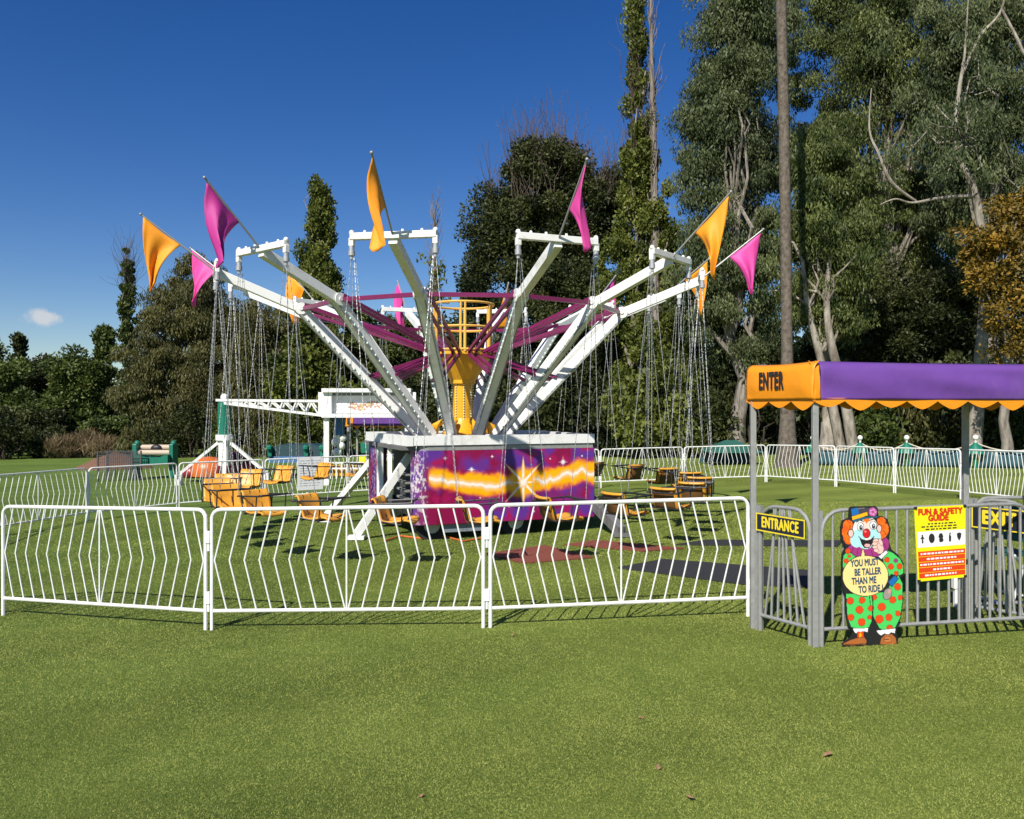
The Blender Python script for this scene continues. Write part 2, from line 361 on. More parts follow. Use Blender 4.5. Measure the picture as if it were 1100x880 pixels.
def inside(px, py, poly):
    r_ = np.zeros(px.shape, bool); n = len(poly)
    for i in range(n):
        x1, y1 = poly[i][0], poly[i][1]; x2, y2 = poly[(i+1)%n][0], poly[(i+1)%n][1]
        if y1 == y2: continue
        c = ((y1 > py) != (y2 > py)) & (px < (x2-x1)*(py-y1)/(y2-y1)+x1); r_ ^= c
    return r_
def grass():
    out = []; tint = []
    for d0, d1, dens, w, h in ((3.2, 5.0, 26000, .0034, .0085), (5.0, 7.2, 13000, .0045, .010), (7.2, 10.5, 5500, .0065, .012), (10.5, 17, 1500, .011, .016)):
        n = int(.65*1.08*(d1*d1-d0*d0)*dens)
        d = np.sqrt(rng.random(n)*(d1*d1-d0*d0)+d0*d0); x = (rng.random(n)*2-1)*.68*d
        ok = np.ones(n, bool)
        for m_ in MATS: ok &= ~inside(x, d, m_)
        d = d[ok]; x = x[ok]; n = len(d)
        an = rng.random(n)*2*PI; ln = rng.normal(0, .95, (n, 2)); hh = h*(.55+.7*rng.random(n))
        ca, sa = np.cos(an)*w*.5, np.sin(an)*w*.5; z = GA*x + GB*d
        co = np.empty((n, 3, 3))
        co[:, 0] = np.stack([x-ca, d-sa, z-.002], 1); co[:, 1] = np.stack([x+ca, d+sa, z-.002], 1)
        co[:, 2] = np.stack([x+ln[:, 0]*hh, d+ln[:, 1]*hh, z+hh*.8], 1)
        out.append(co.reshape(-1, 3))
        pat = vnoise(x*1.1+50, d*1.1+50, 5, 4); pt2 = vnoise(x*6+20, d*6+20, 15, 3); t = np.clip(.5+(pat-.5)*.7+(pt2-.5)*.5+rng.normal(0, .36, n) + .17*np.tanh((x-1.0)/3.5)*np.clip((d-7.2)/3, 0, 1) - .06*np.clip((d-7.2)/3, 0, 1), 0, 1)
        tint.append(np.repeat(t, 3))
    o = big_mesh('lawn_grass', np.concatenate(out), 3, leaf_mat('grass_blade', (.125, .175, .024), (.50, .53, .135), .28, .55), attrs={'tint': np.concatenate(tint)})
    tag(o, 'short mown green grass of the field in front of and around the ride', 'grass', kind='stuff')
grass()

# ------------------------------------------------------------------ trees
LEAF = dict(
    gum=leaf_mat('gum_leaf', (.028, .048, .012), (.180, .205, .060)), gum_grey=leaf_mat('grey_gum_leaf', (.030, .048, .018), (.165, .190, .080)),
    oak=leaf_mat('dark_leaf', (.015, .024, .008), (.088, .098, .030)), casua=leaf_mat('olive_needle', (.040, .043, .014), (.165, .155, .052)),
    poplar=leaf_mat('poplar_leaf', (.042, .060, .010), (.205, .225, .045)), green=leaf_mat('green_leaf', (.026, .046, .010), (.130, .165, .038)),
    autumn=leaf_mat('autumn_leaf', (.040, .050, .012), (.36, .21, .030)), dry=leaf_mat('dry_grass_leaf', (.12, .085, .045), (.27, .20, .11)))
BARK = dict(
    dark=bark_mat('dark_bark', (.025, .020, .016), (.085, .068, .052)), pale=bark_mat('pale_gum_bark', (.13, .105, .085), (.40, .36, .30), 1.6, .5),
    grey=bark_mat('grey_bark', (.10, .085, .07), (.32, .285, .24)), palm=bark_mat('palm_bark', (.075, .060, .048), (.185, .155, .125), 3.2, 2.6), twig_red=bark_mat('red_brown_twig', (.07, .05, .045), (.17, .125, .11)), twig=bark_mat('bare_twig', (.10, .08, .07), (.30, .26, .23)))
def leaf_cloud(name, C, Rc, per, L, W, style, m, parent, seed, flat=.75, tint0=None):
    """leaves around clump centres C with clump radii Rc"""
    r_ = np.random.default_rng(seed); n = len(C)*per
    c = np.repeat(C, per, 0); rc = np.repeat(Rc, per)
    g = r_.normal(0, 1, (n, 3)); g /= np.linalg.norm(g, axis=1)[:, None]; rad = r_.random(n)**.5
    p = c + g*(rad*rc)[:, None]*np.array([1, 1, flat])
    if style == 'droop': d = np.stack([r_.normal(0, .45, n), r_.normal(0, .45, n), -np.ones(n)], 1)
    elif style == 'up': d = np.stack([r_.normal(0, .6, n), r_.normal(0, .6, n), np.ones(n)*.8], 1)
    else: d = g*.8 + r_.normal(0, .8, (n, 3))
    d /= np.linalg.norm(d, axis=1)[:, None]
    s = np.cross(d, r_.normal(0, 1, (n, 3))); s /= np.linalg.norm(s, axis=1)[:, None]
    k = (.6+.8*r_.random(n))[:, None]; dl = d*L*k; sw = s*W*.5*k
    co = np.empty((n, 4, 3)); co[:, 0] = p; co[:, 1] = p+dl*.45+sw; co[:, 2] = p+dl; co[:, 3] = p+dl*.45-sw
    tc_ = np.repeat(r_.normal(.45, .2, len(C)) if tint0 is None else tint0, per); t = np.clip(tc_ + r_.normal(0, .2, n), 0, 1)
    return big_mesh(name, co.reshape(-1, 3), 4, m, parent, {'tint': np.repeat(t, 4)})
def smooth(pts, rs, n=6):
    """rounded path through the points of a bough"""
    P_ = [pts[0]] + list(pts) + [pts[-1]]; out = []; ro = []
    for i in range(1, len(P_)-2):
        for k in range(n):
            t = k/n; a, b, c, d = P_[i-1], P_[i], P_[i+1], P_[i+2]
            out.append(.5*((2*b) + (c-a)*t + (2*a-5*b+4*c-d)*t*t + (3*b-a-3*c+d)*t**3)); ro.append(rs[i-1]+(rs[i]-rs[i-1])*t)
    return out + [pts[-1]], ro + [rs[-1]]
def limb(mb, a, b, r0, r1, wob, r_, n=5, sides=6):
    a = Vector(a); b = Vector(b); pts = []; L = (b-a).length
    for i in range(n+1):
        t = i/n; p = a.lerp(b, t)
        if 0 < i < n: p = p + Vector(r_.normal(0, wob*L, 3)) + Vector((0, 0, .10*L*math.sin(PI*t)))
        pts.append(p)
    mb.tube(pts, [r0+(r1-r0)*(i/n) for i in range(n+1)], sides); return pts
def tree(name, label, px, d, blobs, leaf, bark, clumps=120, per=260, L=.22, W=.09, cr=(.5, 1.1), style='random', trunk_r=.25, limbs=26, seed=1, group=None,
         trunk_top=None, cat='tree', shell=2.2, lean=0, twigs=0, base=None, flat=.75):
    """blobs: crown volumes given as they show in the photograph (px, py, rx, ry, depth offset) at distance d"""
    r_ = np.random.default_rng(seed); b0 = base if base is not None else on(px, d); root = thing(name, label, cat, b0, 0, group)
    k = d/880; B = []
    for (bx, by, rx, ry, off) in blobs:
        dd = d+off; q = at(bx, by, dd) - b0; B.append((q.x, q.y, q.z, rx*dd/880, max(rx*dd/880*.85, .8), ry*dd/880))
    B = np.array(B); vol = (B[:, 3]*B[:, 4]*B[:, 5])**.8; pick = r_.choice(len(B), clumps, p=vol/vol.sum())
    g = r_.normal(0, 1, (clumps, 3)); g /= np.linalg.norm(g, axis=1)[:, None]; rad = r_.random(clumps)**(1/shell)
    C = B[pick, :3] + g*rad[:, None]*B[pick, 3:6]; C[:, 2] = np.maximum(C[:, 2], .4)
    Rc = r_.uniform(cr[0], cr[1], clumps)
    top = trunk_top if trunk_top else B[:, 2].max()*.8
    mb = MB(); n = 9; tp = []
    for i in range(n+1):
        t = i/n; tp.append(Vector((lean*t*top + r_.normal(0, .012*top)*(0 < i), r_.normal(0, .012*top)*(0 < i), -.15+(top+.15)*t)))
    mb.tube(tp, [trunk_r*(1.25 if i == 0 else 1)*(1-.82*i/n) for i in range(n+1)], 9)
    order = r_.permutation(clumps)[:limbs]
    for i in order:
        c = Vector(C[i]); t = min(.95, max(.12, (c.z/top)*r_.uniform(.45, .8))); j = t*n; q = tp[int(j)].lerp(tp[min(n, int(j)+1)], j-int(j))
        limb(mb, q, c, trunk_r*(1-.75*t)*r_.uniform(.28, .5), .02, .05, r_)
    if twigs:
        hi = C[np.argsort(C[:, 2])[-max(6, clumps//5):]]
        mt_ = MB()
        for _ in range(twigs):
            c = Vector(hi[r_.integers(len(hi))]); e = c + Vector((r_.normal(0, .7), r_.normal(0, .7), r_.uniform(.9, 3.4)))
            limb(mt_, c - Vector((0, 0, .6)), e, .018, .006, .04, r_, 3, 4)
        mt_.build('bare_twigs', BARK['twig_red'], root, True)
    mb.build('trunk', BARK[bark], root, smooth=True)
    leaf_cloud('crown', C, Rc, per, L, W, style, LEAF[leaf], root, seed+100, flat)
    return root

T = tree
# far left group
T('bushy_tree', 'low dark tree at the left edge, a thin poplar beside it', 0, 66, [(0, 430, 34, 48, 0), (-20, 410, 40, 60, 3), (18, 448, 22, 36, -2)], 'green', 'dark', 80, 460, .28, .15, (.7, 1.4), seed=21, group='trees along the far edge of the field')
T('poplar_tree', 'short thin poplar rising from the low trees at the far left', 22, 72, [(22, 420, 5, 70, 0), (22, 380, 3.5, 35, 0)], 'oak', 'dark', 60, 130, .3, .14, (.3, .6), 'up', .16, 10, 22, 'trees along the far edge of the field')
T('bushy_tree', 'dark round-headed tree right of the short thin poplar', 42, 70, [(42, 425, 20, 48, 0), (50, 452, 18, 32, -2), (36, 455, 16, 28, -2)], 'oak', 'dark', 70, 440, .28, .15, (.6, 1.2), seed=23, group='trees along the far edge of the field')
T('bushy_tree', 'mid green round tree left of the tall bare poplar', 84, 66, [(82, 410, 25, 40, 0), (92, 440, 26, 40, 0), (66, 445, 18, 36, -1), (75, 395, 14, 22, 0)], 'green', 'dark', 110, 480, .27, .14, (.6, 1.2), seed=24, group='trees along the far edge of the field')
T('poplar_tree', 'dark narrow poplar behind the round green tree', 112, 68, [(112, 410, 8, 72, 0), (113, 365, 5, 34, 0)], 'green', 'dark', 70, 180, .3, .15, (.35, .7), 'up', .18, 12, 25, 'trees along the far edge of the field')
T('poplar_tree', 'tall half bare poplar beside the olive casuarina', 137, 66, [(137, 370, 9, 90, 0), (137, 310, 4, 42, 0)], 'green', 'grey', 130, 130, .24, .12, (.2, .42), 'up', .22, 16, 26, 'trees along the far edge of the field', twigs=90)
T('casuarina_tree', 'tall olive brown casuarina behind the flags at left', 190, 60, [(205, 310, 34, 36, 0), (185, 350, 42, 46, 0), (160, 410, 36, 60, -2), (215, 400, 40, 66, -1), (190, 445, 50, 34, -2), (225, 345, 26, 40, 1)], 'casua', 'dark', 240, 620, .25, .07, (.6, 1.35), 'droop', .32, 40, 27, 'trees along the far edge of the field', shell=1.6)
T('casuarina_tree', 'broad olive brown casuarina left of the leafy poplar', 275, 58, [(270, 375, 36, 44, 0), (292, 350, 28, 36, 1), (260, 425, 40, 50, -1), (300, 430, 36, 46, 0), (250, 350, 20, 34, 2)], 'casua', 'dark', 200, 600, .25, .07, (.6, 1.3), 'droop', .3, 30, 28, 'trees along the far edge of the field')
T('poplar_tree', 'full leafy poplar rising behind the left arms of the ride', 343, 56, [(343, 235, 13, 42, 0), (343, 300, 22, 70, 0), (345, 380, 26, 70, 0), (338, 430, 34, 46, -1), (345, 215, 7, 22, 0)], 'poplar', 'grey', 220, 460, .22, .12, (.4, .85), 'up', .3, 30, 29, 'trees along the far edge of the field', shell=1.7, flat=1.3)
T('bushy_tree', 'low yellow green tree below the leafy poplar', 322, 52, [(318, 410, 26, 34, 0), (345, 425, 28, 34, 0), (330, 380, 16, 30, 1)], 'poplar', 'dark', 90, 280, .28, .15, (.5, 1.0), seed=30, group='trees along the far edge of the field')
T('bushy_tree', 'dark rounded tree between the leafy poplar and the bare poplar', 415, 58, [(410, 395, 40, 50, 0), (440, 400, 40, 60, 0), (385, 380, 26, 46, 0), (420, 440, 60, 34, -1)], 'green', 'dark', 180, 480, .28, .11, (.6, 1.3), seed=31, group='trees along the far edge of the field')
# bare poplar
def bare_poplar():
    b0 = on(467, 50); root = thing('bare_poplar', 'thin leafless poplar behind the front orange flag arm', 'tree', b0, 0, 'trees along the far edge of the field')
    r_ = np.random.default_rng(5); H = at(467, 205, 50).z - b0.z; mb = MB()
    mb.tube([(0, 0, -.1), (.1, 0, H*.5), (0, .05, H*.8), (.05, 0, H*.94)], [.2, .15, .08, .02], 7)
    for i in range(70):
        z = H*r_.uniform(.3, .92); a = r_.uniform(0, 2*PI); rr = r_.uniform(.3, .75); l = r_.uniform(1.0, 2.6)
        limb(mb, (0, 0, z), (rr*math.cos(a), rr*math.sin(a), z+l), .028, .006, .03, r_, 4, 4)
    mb.build('trunk', BARK['twig'], root, True)
    C = np.array([[r_.normal(0, .35), r_.normal(0, .35), r_.uniform(H*.25, H*.75)] for _ in range(40)])
    leaf_cloud('crown', C, np.full(40, .4), 25, .22, .12, 'up', LEAF['poplar'], root, 77)
bare_poplar()
T('bushy_tree', 'big dark tree with bare twigs on top, behind the cage', 590, 46, [(590, 210, 52, 62, 0), (545, 255, 44, 58, 0), (640, 240, 44, 66, 0), (520, 310, 30, 60, -1), (590, 330, 70, 90, 0), (560, 410, 70, 60, -1), (645, 400, 50, 70, 0), (510, 400, 40, 70, 0), (600, 186, 34, 20, 0), (655, 205, 26, 40, 0), (570, 180, 26, 24, 0)], 'oak', 'dark', 480, 520, .19, .10, (.5, 1.2), 'random', .42, 60, 32, 'trees along the far edge of the field', shell=2.0, twigs=620)
T('bushy_tree', 'lower dark tree filling the gap behind the ride column', 478, 52, [(475, 400, 36, 60, 0), (500, 430, 40, 40, -1)], 'oak', 'dark', 90, 300, .3, .15, (.5, 1.1), seed=33, group='trees along the far edge of the field')
T('poplar_tree', 'tallest leafy poplar, its tip beyond the top of the photo', 686, 43, [(684, 40, 8, 66, 0), (683, 120, 11, 70, 0), (690, 210, 22, 80, 0), (700, 300, 34, 90, 0), (700, 400, 40, 80, 0), (674, 180, 8, 40, 0), (683, -20, 5, 40, 0), (708, 230, 14, 60, 0), (690, 160, 17, 50, 0), (715, 270, 26, 60, 0), (655, 330, 22, 70, 0), (725, 360, 26, 70, 0), (668, 250, 14, 50, 0)], 'poplar', 'grey', 330, 380, .18, .10, (.22, .62), 'up', .34, 60, 34, 'trees along the far edge of the field', shell=1.6, flat=1.5, twigs=120)
def dead_poplar():
    b0 = on(706, 42.4); root = thing('dead_poplar', 'bare pale dead poplar stem beside the tallest leafy poplar', 'tree', b0, 0, 'trees along the far edge of the field')
    r_ = np.random.default_rng(6); H = at(700, -40, 42).z - b0.z; mb = MB()
    mb.tube([(0, 0, -.1), (-.1, 0, H*.3), (-.15, .05, H*.6), (-.3, 0, H*.85), (-.36, 0, H)], [.26, .22, .17, .1, .03], 8)
    for i in range(60):
        z = H*r_.uniform(.35, .95); a = r_.uniform(0, 2*PI); rr = r_.uniform(.2, .7); l = r_.uniform(.8, 3.2)
        limb(mb, (-.15-.2*(z/H), 0, z), (-.15+rr*math.cos(a), rr*math.sin(a), z+l), .03, .007, .03, r_, 4, 4)
    mb.build('trunk', BARK['twig'], root, True)
dead_poplar()
# eucalypts at right
T('gum_tree', 'tall grey green gum tree left of the palm trunk', 790, 40, [(790, 60, 46, 66, 0), (770, 120, 36, 60, 0), (812, 170, 40, 70, 1), (760, 190, 34, 50, 0), (790, 0, 44, 50, 0), (800, 270, 46, 60, 0), (760, 320, 40, 60, 0), (800, 370, 50, 60, 1), (752, 250, 20, 50, 0), (830, 40, 30, 60, 2), (752, 130, 16, 40, 0)], 'gum_grey', 'grey', 370, 560, .185, .055, (.5, 1.2), 'droop', .42, 56, 35, 'gum trees behind the palm', shell=1.7)
T('gum_tree', 'gum tree with light green foliage just right of the palm trunk', 888, 37, [(885, 250, 44, 60, 0), (905, 310, 40, 50, 0), (880, 180, 36, 50, 0), (920, 230, 34, 54, 0), (870, 330, 26, 36, 0)], 'gum', 'pale', 260, 560, .175, .052, (.45, 1.0), 'droop', .36, 34, 36, 'gum trees behind the palm', shell=1.7, lean=-.02)
T('gum_tree', 'very tall gum tree with dark crown behind the purple awning', 950, 46, [(920, 60, 60, 70, 0), (980, 90, 60, 80, 0), (900, 150, 50, 60, 0), (970, 200, 60, 60, 0), (880, 0, 56, 60, 1), (960, 0, 70, 56, 0), (940, 300, 60, 60, 0), (860, 100, 30, 60, 3), (990, 280, 50, 50, 0), (880, 230, 40, 60, 2)], 'gum', 'grey', 400, 540, .20, .06, (.55, 1.25), 'droop', .5, 60, 37, 'gum trees behind the palm', shell=1.6)
T('gum_tree', 'tall gum tree at the right edge with grey drooping foliage', 1060, 40, [(1050, 50, 50, 60, 0), (1085, 120, 46, 66, 0), (1040, 150, 40, 60, 0), (1080, 0, 60, 50, 0), (1020, 30, 36, 50, 0), (1100, 210, 40, 50, 0), (1030, 230, 40, 40, 1), (1010, 110, 34, 50, 1)], 'gum_grey', 'grey', 330, 540, .185, .055, (.5, 1.15), 'droop', .45, 56, 38, 'gum trees behind the palm', shell=1.6)
T('gum_tree', 'gum tree between the palm and the pale leaning trunks, low crown', 990, 42, [(1000, 330, 60, 56, 0), (950, 360, 50, 44, 0), (1040, 370, 50, 50, 0), (1090, 400, 40, 50, 0), (900, 400, 50, 50, 0)], 'oak', 'grey', 220, 480, .20, .085, (.5, 1.1), 'random', .4, 36, 39, 'gum trees behind the palm')
T('gum_tree', 'gum tree standing furthest back between the orange tree and pale trunks', 1010, 56, [(960, 250, 60, 70, 0), (1030, 290, 60, 60, 0), (1090, 300, 50, 80, 0), (1000, 360, 80, 60, 0), (900, 330, 50, 60, 0), (840, 320, 40, 70, 0), (740, 330, 40, 80, 0)], 'gum', 'grey', 220, 420, .24, .08, (.6, 1.3), 'droop', .4, 30, 44, 'gum trees behind the palm')
T('autumn_tree', 'tree with orange brown autumn leaves at the right edge', 1082, 31, [(1080, 260, 42, 40, 0), (1092, 320, 44, 50, 0), (1060, 285, 26, 34, 0), (1100, 230, 30, 30, 0), (1105, 370, 34, 40, 0)], 'autumn', 'grey', 150, 170, .16, .085, (.3, .7), 'random', .22, 40, 40, shell=1.6)
def pale_trunks():
    for (pts, rr, lab, rt) in (
        ([(905, 480, 36.5), (893, 430, 36.4), (880, 380, 36.3), (868, 330, 36.2), (862, 280, 36.2)], .24, 'pale leaning gum trunk right behind the awning end', 11),
        ([(918, 480, 36), (906, 420, 36), (893, 370, 36), (888, 325, 36), (892, 270, 36)], .26, 'pale gum trunk curving up beside the leaning one', 12)):
        b0 = on(pts[0][0], pts[0][2]); root = thing('gum_tree', lab, 'tree', b0, 0, 'pale gum trunks')
        q = [b0*0] + [at(*p)-b0 for p in pts[1:]]; mb = MB(); n = len(q)
        mb.tube(*smooth(q, [rr*(1-.16*i) for i in range(n)]), 9); r_ = np.random.default_rng(rt)
        ends = []
        for i in range(9):
            p = q[r_.integers(2, n)]; e = p + Vector((r_.normal(0, 1.2), r_.normal(0, .8), r_.uniform(.8, 2.4))); limb(mb, p, e, .07, .02, .05, r_); ends.append(e)
        mb.build('trunk', BARK['pale'], root, True)
        leaf_cloud('crown', np.array([list(e) for e in ends]), np.full(len(ends), .7), 160, .22, .065, 'droop', LEAF['gum'], root, rt)
    # a long pale bough crossing the crown on the right
    b0 = on(1046, 35); root = thing('gum_tree', 'gum with long white boughs spreading before the dark crown at right', 'tree', b0, 0, 'pale gum trunks')
    mb = MB(); r_ = np.random.default_rng(9); P = lambda *a: at(*a)-b0
    mb.tube(*smooth([Vector((0, 0, -.1)), P(1052, 400, 35), P(1058, 300, 35), P(1048, 210, 35), P(1026, 160, 35), P(1030, 100, 35), P(1036, 60, 35), P(1040, 0, 35)], [.3, .27, .2, .15, .12, .09, .05, .02]), 9)
    mb.tube(*smooth([P(1048, 210, 35), P(1010, 213, 34.6), P(980, 218, 34.2), P(962, 214, 34.1), P(945, 220, 34)], [.09, .07, .05, .04, .015]), 7)
    mb.tube(*smooth([P(985, 217, 34.3), P(958, 196, 34.2), P(944, 165, 34.4), P(934, 140, 34.6), P(936, 95, 34.8)], [.05, .07, .06, .04, .015]), 7)
    mb.tube(*smooth([P(1034, 80, 35), P(1052, 40, 34.8), P(1076, 10, 34.6), P(1082, -40, 34.4)], [.05, .06, .05, .03]), 7)
    mb.tube(*smooth([P(1076, 10, 34.6), P(1092, 40, 34.4), P(1102, 60, 34.2), P(1118, 72, 34.2)], [.05, .06, .06, .04]), 7)
    ends = [P(940+r_.uniform(0, 140), r_.uniform(30, 200), 35+r_.normal(0, 1)) for _ in range(34)]
    for e in ends[:12]: limb(mb, P(1035, 150, 35), e, .05, .015, .06, r_)
    mb.build('trunk', BARK['pale'], root, True)
    leaf_cloud('crown', np.array([list(e) for e in ends]), np.full(len(ends), .7), 130, .22, .06, 'droop', LEAF['gum_grey'], root, 91)
pale_trunks()
def palm():
    b0 = on(846, 30); root = thing('palm_tree', 'tall ringed grey palm trunk with flared base, its head above the photo', 'palm', b0)
    H = at(839, -220, 30).z - b0.z; mb = MB(); n = 60; r_ = np.random.default_rng(3); pts = []; rs = []
    for i in range(n+1):
        t = i/n; z = -.1 + H*t; pts.append(Vector((-.42*t*t - .05*t, 0, z))); rs.append(.205*(1-.12*t) + .27*math.exp(-z/1.25) + r_.normal(0, .004))
    mb.tube(pts, rs, 14); mb.build('trunk', BARK['palm'], root, True)
    L_ = []; top = pts[-1]
    for k in range(34):
        a = k*2.4; el = 1.2 - 2.0*(k/34); d = Vector((math.cos(a)*math.cos(el), math.sin(a)*math.cos(el), math.sin(el))); s = d.cross(Vector((0, 0, 1))).normalized()
        stem = top + d*1.2
        for j in range(15):
            f = (j-7)/7; dd = (d*math.cos(f*1.3) + s*math.sin(f*1.3)).normalized(); w = s*.035
            tip = stem + dd*1.1 + Vector((0, 0, -.25)); L_ += [stem, stem+dd*.5+w, tip, stem+dd*.5-w]
        L_ += [top, top+s*.02, stem+s*.02, stem]
    co = np.array([list(p) for p in L_]); big_mesh('crown', co, 4, LEAF['green'], root, {'tint': np.full(len(co), .5)})
palm()
# undergrowth along the tree line, one prototype of each kind copied
def shrub_proto(name, label, leaf, seed, w, h, L=.2, W=.1, style='random', n=26, per=230):
    r_ = np.random.default_rng(seed); root = thing(name, label, 'shrub', (0, -300, 0), 0, 'shrubs at the foot of the trees'); C = []
    for _ in range(n): C.append([r_.uniform(-w, w), r_.uniform(-w*.6, w*.6), h*r_.uniform(.1, 1)**.8])
    C = np.array(C); C[:, 2] *= np.sqrt(np.clip(1-(C[:, 0]/(w*1.15))**2, .1, 1)); mb = MB()
    for i in range(0, n, 2): limb(mb, (C[i, 0]*.15, C[i, 1]*.15, -.1), C[i], .05, .012, .05, r_)
    mb.build('stem', BARK['dark'], root, True); leaf_cloud('foliage', C, r_.uniform(.45, .85, n), per, L, W, style, LEAF[leaf], root, seed)
    return root
SP = [shrub_proto('shrub', 'x', 'oak', 61, 2.2, 3.0), shrub_proto('shrub', 'x', 'green', 62, 2.0, 2.6), shrub_proto('shrub', 'x', 'poplar', 63, 1.8, 3.2, .2, .12), shrub_proto('shrub', 'x', 'casua', 64, 2.4, 3.4, .28, .07, 'droop')]
def dry_proto():
    return shrub_proto('dry_shrub', 'x', 'dry', 65, 1.9, 1.5, .5, .035, 'up', 22, 200)
used = set()
def put_shrub(k, px, d, s, label, sz=1.0):
    r = SP[k]; p = on(px, d); rz = px*1.7
    if k in used:
        dup(r, p, rz, label, (s, s, s*sz))
    else:
        used.add(k); r.location = p; r.rotation_euler.z = rz; r.scale = (s, s, s*sz); r['label'] = label
SP.append(dry_proto())
shr = [(0, 5, 60, 1.2, 'dark shrub at the far left edge of the field'), (0, 40, 62, 1.15, 'dark shrub left of the dry grass clump'), (4, 75, 62, .9, 'straw coloured dry clump left of its taller twin'), (4, 96, 60, 1.05, 'taller straw coloured dry clump by the mulch heap'),
       (1, 120, 62, 1.1, 'green shrub behind the mulch heap'), (3, 160, 58, 1.0, 'olive shrub behind the teal roller seat'), (0, 205, 56, 1.1, 'dark shrub behind the orange and red domes'), (1, 243, 55, .9, 'green shrub behind the teal post'),
       (3, 283, 54, 1.0, 'olive shrub behind the white truss'), (2, 322, 50, .9, 'yellow green shrub under the truss end'), (0, 372, 52, 1.1, 'dark shrub behind the white sign frame'), (1, 415, 52, 1.2, 'green shrub behind the far purple awning'),
       (0, 455, 50, 1.2, 'dark shrub behind the trailer end'), (0, 500, 48, 1.2, 'dark shrub behind the ride column'), (1, 545, 46, 1.2, 'green shrub right of the ride column'), (0, 590, 45, 1.3, 'dark shrub behind the mural right end'),
       (0, 640, 44, 1.1, 'dark shrub behind the first back fence panel'), (2, 690, 41, 1.1, 'yellow green shrub at the foot of the tallest poplar'), (2, 722, 41, 1.15, 'yellow green shrub right of the tallest poplar'), (0, 760, 42, 1.2, 'dark shrub behind the green tent'),
       (0, 800, 41, 1.3, 'dark shrub left of the palm base'), (0, 880, 40, 1.2, 'dark shrub right of the palm base'), (1, 925, 40, 1.1, 'green shrub behind the second rope post'), (3, 985, 41, 1.1, 'olive shrub behind the third rope post'),
       (0, 1030, 40, 1.2, 'dark shrub left of the last rope post'), (1, 1080, 39, 1.15, 'green shrub at the right edge below the autumn tree'), (0, 1120, 38, 1.2, 'dark shrub just past the right edge')]
for k, px, d, s, lab in shr: put_shrub(k, px, d, s, lab, 1.25 if d < 50 and k != 4 else 1.0)
def far_wood():
    r_ = np.random.default_rng(55); C = []
    for _ in range(1500):
        px = r_.uniform(-420, 1560); d = (82 if px < 480 else 62) + r_.uniform(0, 16); p = on(px, d); C.append([p.x, p.y, p.z + r_.uniform(.3, 7.5 if px < 480 else 10)*r_.random()**.35])
    C = np.array(C); o = leaf_cloud('far_wood', C, r_.uniform(1.1, 2.0, len(C)), 130, .55, .3, 'random', LEAF['oak'], None, 56)
    tag(o, 'dark mass of wood standing behind the tree line', 'wood', kind='stuff')
far_wood()

# ------------------------------------------------------------------ fence panels
FH = 1.05
def frame_path(L, h, r, z0=0.0):
    pts = [(0, 0, z0), (0, 0, h-r)]
    pts += [(r-r*math.cos(a), 0, h-r+r*math.sin(a)) for a in (R(22), R(45), R(68))]
    pts += [(r, 0, h), (L-r, 0, h)]
    pts += [(L-r+r*math.sin(a), 0, h-r+r*math.cos(a)) for a in (R(22), R(45), R(68))]
    return pts + [(L, 0, h-r), (L, 0, z0)]
def fence_panel(A, B, label, thin=1.0, clip=True):
    A = Vector(A); B = Vector(B); L = math.hypot(B.x-A.x, B.y-A.y); rz = math.atan2(B.y-A.y, B.x-A.x); sl = (B.z-A.z)/L
    root = thing('fence_panel', label, 'fence', A, rz, 'white zigzag barrier panels')
    sh = lambda m: (setattr(m, 'v', [(x, y, z+x*sl) for x, y, z in m.v]), m)[1]
    zb, zt = .165, FH-.016
    f = MB(); f.tube(frame_path(L, FH-.016, .075), .0165, 8); sh(f).build('frame', M['white_fence'], root, True)
    b = MB(); b.tube([(.016, 0, zb), (L-.016, 0, zb)], .0155, 8); sh(b).build('bottom_rail', M['white_fence'], root, True)
    c = MB(); c.tube([(L/2, 0, zb), (L/2, 0, zt)], .008, 6); sh(c).build('centre_bar', M['white_fence'], root, True)
    H = L/2; sp = H/9; zm = (zb+zt)/2
    for s in (0, 1):
        for i in range(9):
            x = (i+1)*sp if i < 8 else H-.012; m = x - sp*.82
            f_ = (lambda q: q) if s == 0 else (lambda q: L-q)
            p = MB(); p.tube([(f_(x), 0, zt), (f_(m), 0, zm), (f_(x), 0, zb)], .0072, 6); sh(p).build('picket', M['white_fence'], root, True)
    if clip:
        for z in (.28, .80):
            k = MB(); k.box((L+.030, 0, z), (.044, .035, .10)); k.tube([(L+.030, 0, z-.05), (L+.030, 0, z-.12)], .011, 6); sh(k).build('hinge_clip', M['white_fence'], root)
    return root
def run(pts, labels, clip=True):
    for i in range(len(labels)):
        A = Vector(pts[i]); B = Vector(pts[i+1]); d = (B-A).normalized(); fence_panel(A+d*.03, B-d*.03, labels[i], clip=clip)
GP = lambda x, y: Vector((x, y, gz(x, y)))
f0, f1, f2, f3 = G(1, 661), G(224, 677), G(523, 674.5), G(807, 662)
run([f0, f1, f2, f3], ['leftmost white zigzag panel of the front fence', 'middle white zigzag panel of the front fence below the left arms', 'white zigzag panel of the front fence next to the entrance gate'])
fl = [GP(-7.15, 9.1), GP(-8.2, 11.1), on(0-22, 13.6), on(94, 16.2), on(191, 17.9), on(283.5, 19.2), on(374, 20.4), on(458, 21.5)]
run([f0 + Vector((-.04, .02, 0)), GP(-6.6, 7.35)] , ['white barrier panel continuing left out of the photo'])
run(fl, ['left side panel nearest the photo edge', 'white side panel at the left edge, seen through the front fence', 'grey looking side panel at the left, before the first back corner', 'back panel in front of the mesh crate and teal seat', 'back panel in front of the domes and teal post', 'back panel carrying the white notice board', 'back panel behind the trailer end'])
